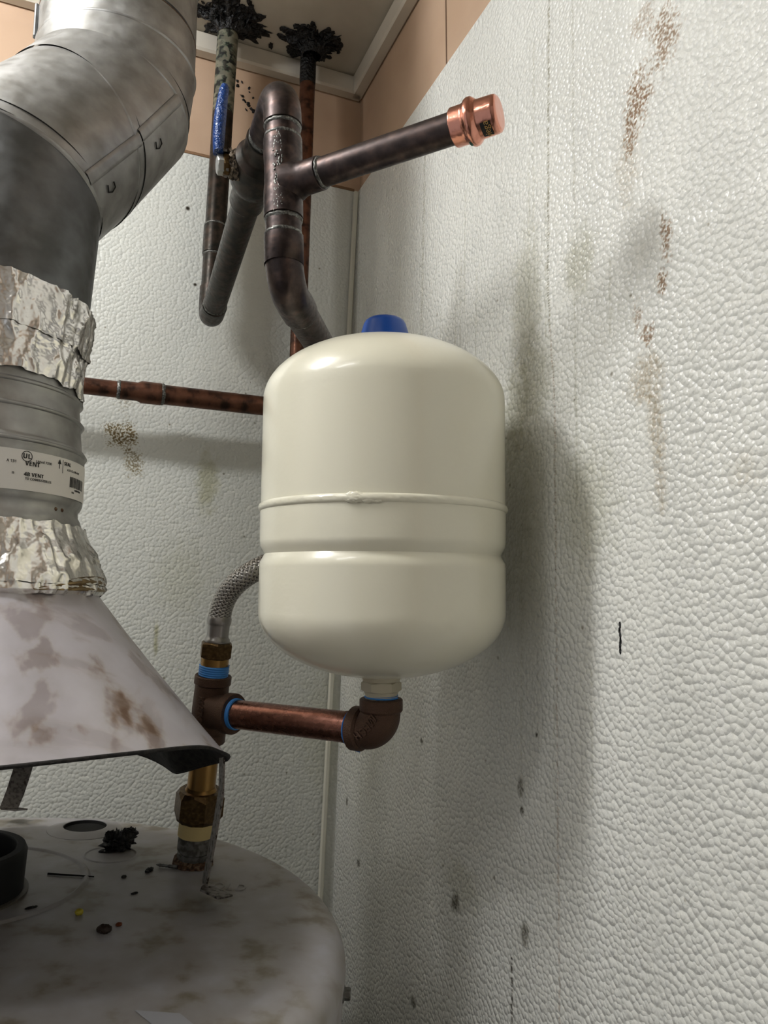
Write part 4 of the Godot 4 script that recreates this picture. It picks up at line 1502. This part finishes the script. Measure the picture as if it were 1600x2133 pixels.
func _riser() -> void:
	var X := P(591, 480, 0.592)
	var rp := 0.01430     # pipe
	var rf := 0.01570     # fittings
	var axis := (P(589.5, 300, 0.598) - P(591.5, 500, 0.590)).normalized()
	var at := func(py: float) -> Vector3:
		return X + axis * ((P(591, py, 0.592).y - X.y) / axis.y)
	run_top = X + axis * ((P(590, 165, 0.605).y - rf + 0.009 - X.y) / axis.y)
	run_back = P(436, 672, 1.0)
	run_back.z = 0.045
	var rd := (run_back - run_top).normalized()
	var low: Vector3 = at.call(616)
	low = X + axis * (1.873 - X.y) / axis.y
	var od := Vector3(0.095, 0.0, -0.165).normalized()
	var t := thing("copper_riser", "dark tarnished copper riser with soldered tee and elbows in front of the back wall", "copper pipe", low)
	var mb := MB.new()
	# pipe lengths
	mb.lathe(low + axis * 0.02, axis, [[0.0, rp], [(run_top - low).dot(axis) - 0.04, rp]], 48)
	part("pipe_length", mb, M.copper_dark, t)
	# top elbow
	mb = MB.new()
	var s0: Vector3 = at.call(249)
	var pts := [s0, s0 + axis * 0.0006]
	var rads := [rf - 0.0014, rf]
	for q in fillet(s0, run_top, run_top + rd * 0.06, 0.0235, 18):
		pts.append(q)
		rads.append(rf - 0.0004)
	var es := run_top + rd * 0.0595
	pts.append_array([es - rd * 0.0006, es])
	rads.append_array([rf, rf - 0.0014])
	mb.tube(pts, rads, 56, {"crease": 0.5})
	part("elbow", mb, M.copper_dark, t)
	# tee
	mb = MB.new()
	var ta: Vector3 = at.call(455)
	var tb: Vector3 = at.call(281)
	mb.lathe(ta, axis, [[0.0, rf - 0.0014], [0.0006, rf], [0.020, rf], [0.028, rf - 0.0006], [(tb - ta).dot(axis) - 0.022, rf - 0.0006], [(tb - ta).dot(axis) - 0.014, rf], [(tb - ta).dot(axis) - 0.0006, rf], [(tb - ta).dot(axis), rf - 0.0014]], 56, {"crease": 0.5})
	var te := part("tee", mb, M.copper_dark, t)
	var bc: Vector3 = at.call(381)
	var cap := P(1008, 246, 0.518)
	var bd := (cap - bc).normalized()
	mb = MB.new()
	mb.lathe(bc, bd, [[0.006, rf + 0.001], [0.0135, 0.0150], [0.017, 0.0135], [0.021, 0.0128], [0.0355, 0.0128], [0.0361, 0.0114]], 48, {"crease": 0.9, "cap": false})
	part("tee_branch", mb, M.copper_dark, te)
	# lower pipe elbow turning to the back
	mb = MB.new()
	var l0: Vector3 = at.call(494)
	pts = [l0, l0 - axis * 0.0006, at.call(556)]
	rads = [rf - 0.0014, rf, rf]
	for q in fillet(l0, low, low + od * 0.08, 0.026, 20):
		pts.append(q)
		rads.append(rf - 0.0005)
	var le := low + od * 0.052
	pts.append_array([le - od * 0.018, le - od * 0.0006, le])
	rads.append_array([rf, rf, rf - 0.0014])
	mb.tube(pts, rads, 56, {"crease": 0.5})
	part("elbow", mb, M.copper_dark, t)
	mb = MB.new()
	mb.lathe(low + od * 0.04, od, [[0.0, rp], [0.28, rp]], 48)
	part("pipe_length", mb, M.copper_dark, t)
	# solder rings
	var k := 0
	for q in [[s0 - axis * 0.0012, axis, rp], [tb + axis * 0.0014, axis, rp], [ta - axis * 0.0014, axis, rp], [l0 + axis * 0.0012, axis, rp], [le + od * 0.001, od, rp], [es + rd * 0.001, rd, rp], [bc + bd * 0.0370, bd, 0.01115]]:
		mb = MB.new()
		solder(mb, q[0], q[1], q[2], 200 + k)
		part("solder_ring", mb, M.solder, t, "grey solder ring")
		k += 1
	# a run of solder down the tee's front
	mb = MB.new()
	var nz := noise(55, 1.0, 3)
	var vw := (EYE - bc).slide(axis).normalized().rotated(axis, -0.28)
	var sr := RandomNumberGenerator.new()
	sr.seed = 8
	for i in 90:
		var f := sr.randf()
		var c: Vector3 = ta.lerp(tb, f)
		var dd := vw.rotated(axis, sr.randf_range(-0.24, 0.24))
		mb.lump(c + dd * (rf - 0.0003), Vector3(sr.randf_range(0.0004, 0.0011), sr.randf_range(0.0005, 0.0018), 0.0004), Basis(axis.cross(dd), axis, dd), nz, 0.5, 8, 5)
	var ss := part("solder_spatter", mb, M.solder, t, "spattered solder")
	ss.set_meta("kind", "stuff")
	# dead end branch pipe
	var p := thing("copper_stub", "dark copper stub pipe slanting out from the tee towards the right wall", "copper pipe", bc + bd * 0.04)
	mb = MB.new()
	var ln := (cap - bc).length()
	mb.lathe(bc + bd * 0.030, bd, [[0.0, 0.0111], [ln - 0.032, 0.0111]], 48)
	part("pipe_wall", mb, M.copper_dark, p)
	# press cap
	var cp := thing("press_cap", "bright new copper press cap with a black sticker on the stub pipe's end", "pipe cap", cap)
	mb = MB.new()
	var c0 := cap - bd * 0.0225
	mb.lathe(c0, bd, [[0.0, 0.0114], [0.0, 0.0128], [0.0007, 0.0134], [0.0085, 0.0134], [0.0105, 0.0140], [0.0120, 0.0156], [0.0138, 0.0163], [0.0158, 0.0161], [0.0175, 0.0150], [0.0190, 0.0135], [0.0200, 0.0130], [0.0305, 0.0128], [0.0328, 0.0124], [0.0340, 0.0112], [0.0343, 0.0098], [0.0343, 0.0]], 72, {"crease": 0.75})
	part("cap_body", mb, M.copper_new, cp)
	var vv := (EYE - cap).slide(bd).normalized()
	var bend := func(a: float, s: float, h: float) -> Vector3: return c0 + bd * s + vv.rotated(bd, a) * (0.01305 + h)
	mb = MB.new()
	var rows := []
	for i in 4:
		var row := PackedVector3Array()
		for j in 15:
			row.append(bend.call(lerpf(0.18, 1.05, j / 14.0), 0.0222 + 0.0072 * i / 3.0, 0.0003))
		rows.append(row)
	mb.grid(rows, false)
	var st := part("sticker", mb, M.ink, cp, "black sticker with gold lettering")
	mb = lettering("viega", 0.0040, 0.0002, func(x, y, z): return bend.call(0.615 - x / 0.0131, 0.0262 - y, 0.0004 + z))
	part("sticker_word", mb, mat("gold print", Color(0.75, 0.60, 0.36), 0.4, 0.3), st)
	mb = MB.new()
	mb.lump(bend.call(1.0, 0.0125, 0.0008), Vector3(0.0016, 0.0030, 0.0032), Basis(bd, vv.rotated(bd, 1.0), bd.cross(vv.rotated(bd, 1.0))), nz, 0.1, 14, 8)
	part("press_mark", mb, mat("green dot", Color(0.05, 0.28, 0.22), 0.4), cp, "green dot on the bead")


# ------------------------------------------------------------------ valve on the run to the back
func _valve() -> void:
	var rd := (run_back - run_top).normalized()
	var rp := 0.01430
	var t := thing("copper_run", "blackened copper pipe sloping from the valve to the back wall, then up to the ceiling", "copper pipe", run_back)
	var n0 := P(464, 344, 0.690)
	var vc := run_top + rd * ((n0 - run_top).dot(rd))
	var mb := MB.new()
	mb.lathe(run_top + rd * 0.045, rd, [[0.0, rp], [(run_back - run_top).length() - 0.07, rp]], 48)
	part("pipe_length", mb, M.copper_black, t)
	mb = MB.new()
	var upd := (Vector3(-0.199, 2.45, 0.045) - run_back).normalized()
	var pts := [run_back - rd * 0.048, run_back - rd * 0.0474]
	var rads := [0.0145, 0.0158]
	for q in fillet(run_back - rd * 0.06, run_back, run_back + upd * 0.06, 0.024, 16):
		pts.append(q)
		rads.append(0.0155)
	pts.append_array([run_back + upd * 0.0474, run_back + upd * 0.048])
	rads.append_array([0.0158, 0.0145])
	mb.tube(pts, rads, 48, {"crease": 0.5})
	part("elbow", mb, M.copper_black, t)
	mb = MB.new()
	mb.lathe(run_back + upd * 0.03, upd, [[0.0, rp], [0.275, rp]], 48)
	part("pipe_length", mb, M.copper_black, t)
	mb = MB.new()
	mb.lathe(run_back + upd * 0.305, upd, [[0.0, rp], [0.15, rp + 0.0003]], 48)
	part("pipe_length", mb, M.paint_pipe, t, "paint and tar splashed top of the pipe")
	mb = MB.new()
	mb.lathe(run_back + upd * 0.095, upd, [[0.0, rp], [0.0006, 0.0157], [0.040, 0.0157], [0.0406, rp]], 48, {"crease": 0.5})
	part("coupling", mb, M.copper_black, t)
	for q in [[run_back + upd * 0.094, upd], [run_back + upd * 0.137, upd], [run_back - rd * 0.05, rd]]:
		mb = MB.new()
		solder(mb, q[0], q[1], rp, 300)
		part("solder_ring", mb, M.solder, t)
	# valve body
	var v := thing("ball_valve", "dark ball valve with a blue dipped lever handle on the copper run", "valve", vc)
	mb = MB.new()
	mb.lathe(vc - rd * 0.042, rd, [[0.0, 0.0160], [0.0006, 0.0172], [0.018, 0.0172], [0.021, 0.0185], [0.026, 0.0225], [0.036, 0.0235], [0.052, 0.0235], [0.060, 0.0225], [0.066, 0.0185], [0.070, 0.0172], [0.094, 0.0172], [0.0946, 0.0160]], 48, {"crease": 0.5})
	part("valve_body", mb, M.copper_black, v)
	for s in [-1, 1]:
		mb = MB.new()
		solder(mb, vc + rd * (0.005 + s * 0.048), rd, rp + 0.0004, 310 + s, 0.003)
		part("solder_ring", mb, M.solder, v)
	# stem to the left with gland, lever and nut
	var sd := (n0 - vc).slide(rd).normalized()
	var sl := (n0 - vc).dot(sd)
	mb = MB.new()
	mb.lathe(vc + sd * 0.015, sd, [[0.0, 0.0115], [0.010, 0.0115], [0.011, 0.0090], [sl - 0.020, 0.0090]], 32)
	hexnut(mb, vc + sd * 0.026, sd, 0.006, 0.0105, 0.001)
	part("stem_gland", mb, M.brass_old, v)
	mb = MB.new()
	hexnut(mb, n0 - sd * 0.004, sd, 0.0095, 0.0092, 0.0012, 0.0, 0.3)
	part("handle_nut", mb, mat("bright zinc nut", Color(0.78, 0.78, 0.76), 0.35, 0.6), v, "bright hex nut")
	# flaking insulation scrap round the gland
	mb = MB.new()
	var nz := noise(66, 1.0, 3)
	var rows := []
	for i in 13:
		var row := PackedVector3Array()
		for j in 17:
			var a := lerpf(-0.9, 1.5, j / 16.0)
			var r := 0.0150 + 0.003 * nz.get_noise_2d(i * 0.5, j * 0.5)
			var u := (EYE - vc).slide(sd).normalized().rotated(sd, a)
			row.append(vc + sd * (0.012 + 0.0155 * i / 12.0 + 0.002 * nz.get_noise_2d(j * 0.6, 30.0)) + u * r)
		rows.append(row)
	mb.grid(rows, false)
	part("flaking_wrap", mb, mat("flaky wrap", Color(1, 1, 1), 0.8, 0.0, {"tile": 0.03, "tex": ntex(83, 0.03, 4, [Color(0.08, 0.06, 0.05), Color(0.30, 0.25, 0.2), Color(0.58, 0.52, 0.44)], [0.35, 0.5, 0.65], 256)}), v, "flaking tan wrap")
	# lever: flat steel tang, then the blue sleeve
	var h0 := P(455, 318, 0.684)
	var h1 := P(468, 180, 0.690)
	var hd := (h1 - h0).normalized()
	var side := rd.slide(hd).normalized()
	mb = MB.new()
	_strap(mb, [n0 - sd * 0.004 - hd * 0.008, n0 - sd * 0.004 + hd * 0.010, h0 + hd * 0.002, h0 + hd * 0.02], side, 0.014, 0.0026)
	var lv := part("lever", mb, M.steel, v)
	mb = MB.new()
	var L := (h1 - h0).length()
	pts = []
	rads = []
	for i in 15:
		var f := i / 14.0
		pts.append(h0 + hd * L * f + sd * 0.0015 * sin(f * PI))
		rads.append(0.0068 * (0.78 + 0.3 * sin(PI * clampf(f * 0.9 + 0.1, 0.0, 1.0))) * (1.0 if f < 0.97 else 0.75))
	mb.tube(pts, rads, 28, {"x": side, "crease": 0.9, "shape": func(th, _i, rr, _s): return rr * (1.0 + 0.28 * cos(2.0 * th))})
	part("handle_sleeve", mb, M.dip, lv, "blue vinyl sleeve")


# ------------------------------------------------------------------ thin pipes on the back wall
func _back_pipes() -> void:
	var a := Vector3(-0.0785, 2.45, 0.040)
	var b := Vector3(-0.0915, 1.895, 0.046)
	var d := (b - a).normalized()
	var t := thing("copper_drop", "reddish brown copper pipe dropping straight down the back wall behind the riser", "copper pipe", b)
	var mb := MB.new()
	mb.lathe(a, d, [[0.0, 0.01125], [(b - a).length(), 0.01125]], 40)
	part("pipe_length", mb, M.copper_back, t)
	mb = MB.new()
	mb.lathe(a + Vector3(0, 0.0, 0.0), d, [[0.0, 0.0118], [0.052, 0.0118], [0.06, 0.0115]], 32, {"shape": func(th, i, rr, _s): return rr + (0.0004 * sin(th * 5.0) if i == 1 else 0.0)})
	part("tar_smear", mb, M.tar, t, "tar smear near the ceiling")
	# horizontal run
	var y := 1.895
	var h := thing("copper_branch", "horizontal brown copper pipe with a reducing coupling along the back wall", "copper pipe", Vector3(-0.30, y, 0.05))
	var l0 := Vector3(-0.90, y + 0.002, 0.052)
	var l1 := Vector3(-0.0915, y - 0.003, 0.050)
	var hd := (l1 - l0).normalized()
	var cx := plane_x(250, 806, 0.05)
	var cp := l0 + hd * ((cx - l0.x) / hd.x)
	mb = MB.new()
	mb.lathe(l0, hd, [[0.0, 0.0105], [(cp - l0).length() + 0.005, 0.0105]], 40)
	part("pipe_length", mb, M.copper_back, h)
	mb = MB.new()
	mb.lathe(cp, hd, [[0.0, 0.0105], [0.0005, 0.0118], [0.021, 0.0118], [0.026, 0.0142], [0.050, 0.0142], [0.0505, 0.0128]], 40, {"crease": 0.7})
	part("reducing_coupling", mb, M.copper_back, h)
	mb = MB.new()
	var e := cp + hd * 0.045
	mb.lathe(e, hd, [[0.0, 0.0128], [(l1 - e).length() + 0.02, 0.0128]], 40)
	part("pipe_length", mb, M.copper_back, h)
	for q in [[cp - hd * 0.001, 0.0109], [cp + hd * 0.0515, 0.0130]]:
		mb = MB.new()
		solder(mb, q[0], hd, q[1], 400, 0.003)
		part("solder_ring", mb, M.solder, h)


func plane_x(px: float, py: float, z: float) -> float:
	var r := P(px, py, 1.0) - EYE
	return EYE.x + r.x * (z - EYE.z) / r.z


# ------------------------------------------------------------------ tar round the pipes at the ceiling
func _tar() -> void:
	for q in [["left", Vector3(-0.199, 2.45, 0.050), 0.044, 11, "larger ragged patch of black roof tar where the left pipe meets the ceiling"], ["right", Vector3(-0.078, 2.45, 0.055), 0.040, 23, "rounder patch of black roof tar where the right copper pipe meets the ceiling"]]:
		var c: Vector3 = q[1]
		var t := thing("tar_patch", q[4], "tar patch", c)
		var nz := noise(q[3], 1.0, 5)
		var mb := MB.new()
		var rows := []
		var n := 26
		for i in n + 1:
			var row := PackedVector3Array()
			for j in 181:
				var th := TAU * (j % 180) / 180.0
				var rmax: float = q[2] * (0.95 + 0.55 * nz.get_noise_2d(cos(th) * 1.6, sin(th) * 1.6) + 0.28 * nz.get_noise_2d(cos(th) * 5.0 + 5.0, sin(th) * 5.0))
				if q[0] == "left":
					rmax *= 1.0 + 0.5 * exp(-pow(wrapf(th - 0.15, -PI, PI) / 0.35, 2.0)) + 0.45 * exp(-pow(wrapf(th - 3.3, -PI, PI) / 0.4, 2.0))
				var f := float(i) / n
				var r := lerpf(rmax, 0.0135, f)
				var drop := 0.0005 + 0.022 * pow(f, 3.0) + 0.005 * sin(PI * f) * (0.5 + nz.get_noise_3d(r * cos(th) * 90.0, 0.0, r * sin(th) * 90.0))
				var q0 := Vector3(r * cos(th), 0, -r * sin(th) * 0.85)
				var amp := 0.010 * sin(PI * minf(1.0, (1.0 - f) * 1.15)) + 0.003 * (1.0 - f)
				q0 += Vector3(nz.get_noise_3d(q0.x * 70.0, 3.0, q0.z * 70.0), 0, nz.get_noise_3d(q0.x * 70.0, 40.0, q0.z * 70.0)) * amp
				row.append(c + q0 - Vector3(0, drop, 0))
			rows.append(row)
		rows.reverse()
		mb.grid(rows, true)
		part("tar_mound", mb, M.tar, t)
		# shards, torn flakes and spatter beside the patch
		mb = MB.new()
		var sr := RandomNumberGenerator.new()
		sr.seed = q[3]
		for i in 26:
			var th := sr.randf_range(0, TAU)
			var rr: float = q[2] * sr.randf_range(0.85, 1.7 if q[0] == "left" else 1.1)
			var p := c + Vector3(rr * cos(th), -0.0012, -rr * sin(th) * 0.8)
			if p.z < 0.02:
				p.z = 0.02 + sr.randf() * 0.02
			var s := sr.randf_range(0.0015, 0.006)
			mb.lump(p, Vector3(s * sr.randf_range(0.6, 2.2), 0.0012, s), Basis(Vector3.UP, sr.randf() * PI), nz, 0.9, 12, 6)
		var sp := part("tar_flecks", mb, M.tar, t)
		sp.set_meta("kind", "stuff")
		if q[0] == "left":
			mb = MB.new()
			for i in 24:
				var p := Vector3(-0.165 + sr.randf_range(-0.012, 0.018), 2.375 + sr.randf_range(-0.025, 0.03), -0.0035)
				if i > 16:
					p = Vector3(-0.118 + sr.randf_range(-0.02, 0.02), 2.362 + sr.randf_range(-0.008, 0.008), -0.0035)
				mb.lump(p, Vector3(sr.randf_range(0.001, 0.0028), sr.randf_range(0.001, 0.003), 0.0006), Basis(Vector3.BACK, sr.randf() * PI), nz, 0.8, 10, 6)
			var w := part("tar_spots", mb, M.tar, t)
			w.set_meta("kind", "stuff")


# ------------------------------------------------------------------ small bits lying on the heater
func _debris() -> void:
	var nz := noise(88, 1.0, 4)
	var up := heater_up
	var flat := Basis(Vector3.RIGHT.slide(up).normalized(), up, Vector3.RIGHT.slide(up).normalized().cross(up))
	var items := [
		["tar_lump", "jagged lump of black tar lying on the heater top behind the inlet", "debris", -0.310, 0.200, Vector3(0.0135, 0.0095, 0.011), 0.8, M.tar],
		["yellow_chip", "tiny yellow chip lying on the shaded heater top", "debris", -0.348, 0.355, Vector3(0.0032, 0.0024, 0.0030), 0.3, mat("yellow chip", Color(0.72, 0.66, 0.2), 0.4)],
		["brown_pebble", "small dark brown pebble lying on the front of the heater top", "debris", -0.331, 0.391, Vector3(0.0056, 0.0030, 0.0048), 0.3, mat("brown pebble", Color(0.17, 0.11, 0.07), 0.6)],
		["rust_flake", "tiny orange rust flake beside the brown pebble", "debris", -0.320, 0.382, Vector3(0.0024, 0.0012, 0.0024), 0.4, mat("orange flake", Color(0.42, 0.2, 0.08), 0.8)],
		["dark_flake", "curled dark flake on the heater top left of the inlet nipple", "debris", -0.287, 0.268, Vector3(0.0058, 0.0015, 0.0030), 0.6, M.tar],
		["dark_flake", "tiny dark flake between the tar lump and the brown pebble", "debris", -0.310, 0.281, Vector3(0.0022, 0.0012, 0.0020), 0.6, M.tar],
		["dark_flake", "thin dark splinter flake in front of the curled flake", "debris", -0.304, 0.321, Vector3(0.0030, 0.0008, 0.0014), 0.6, M.tar],
		["dark_flake", "flat dark flake lying just in front of the flue collar", "debris", -0.383, 0.335, Vector3(0.0050, 0.0008, 0.0016), 0.6, M.tar],
	]
	for q in items:
		var c := hp(q[3], q[4], (q[5] as Vector3).y * 0.75)
		var t := thing(q[0], q[1], q[2], hp(q[3], q[4]))
		var mb := MB.new()
		mb.lump(c, q[5], flat.rotated(up, q[3] * 40.0), nz, q[6], 24, 14)
		if q[0] == "tar_lump":
			mb.lump(c + Vector3(0.011, 0.007, -0.003), Vector3(0.006, 0.0045, 0.004), flat, nz, 1.0, 16, 10)
			mb.lump(c + Vector3(-0.009, 0.005, 0.002), Vector3(0.0055, 0.0055, 0.004), flat, nz, 1.0, 16, 10)
			mb.lump(c + Vector3(-0.010, -0.006, 0.006), Vector3(0.009, 0.002, 0.004), flat, nz, 0.6, 16, 10)
		part("lump", mb, q[7], t)
	# thin wire splinter
	var t := thing("splinter", "thin dark straight splinter lying beside the flue collar", "debris", hp(-0.355, 0.268))
	var mb := MB.new()
	mb.tube([hp(-0.373, 0.262, 0.0011), hp(-0.335, 0.277, 0.0011)], [0.0009, 0.0006], 8)
	part("stick", mb, M.shadow_gap, t)
	# a loose zinc screw by the inlet
	var s := thing("loose_screw", "small loose screw lying against the inlet nipple's rusty foot", "screw", hp(-0.272, 0.262))
	mb = MB.new()
	var a := hp(-0.280, 0.258, 0.0022)
	var b := hp(-0.262, 0.268, 0.0022)
	var d := (b - a).normalized()
	mb.lathe(a, d, [[0.0, 0.0004], [0.004, 0.0016], [0.0055, 0.0012], [0.007, 0.0016], [0.0085, 0.0012], [0.010, 0.0016], [0.0115, 0.0012], [0.013, 0.0016], [0.0205, 0.0016]], 16, {"crease": 3.0})
	part("screw_shank", mb, M.zinc, s)
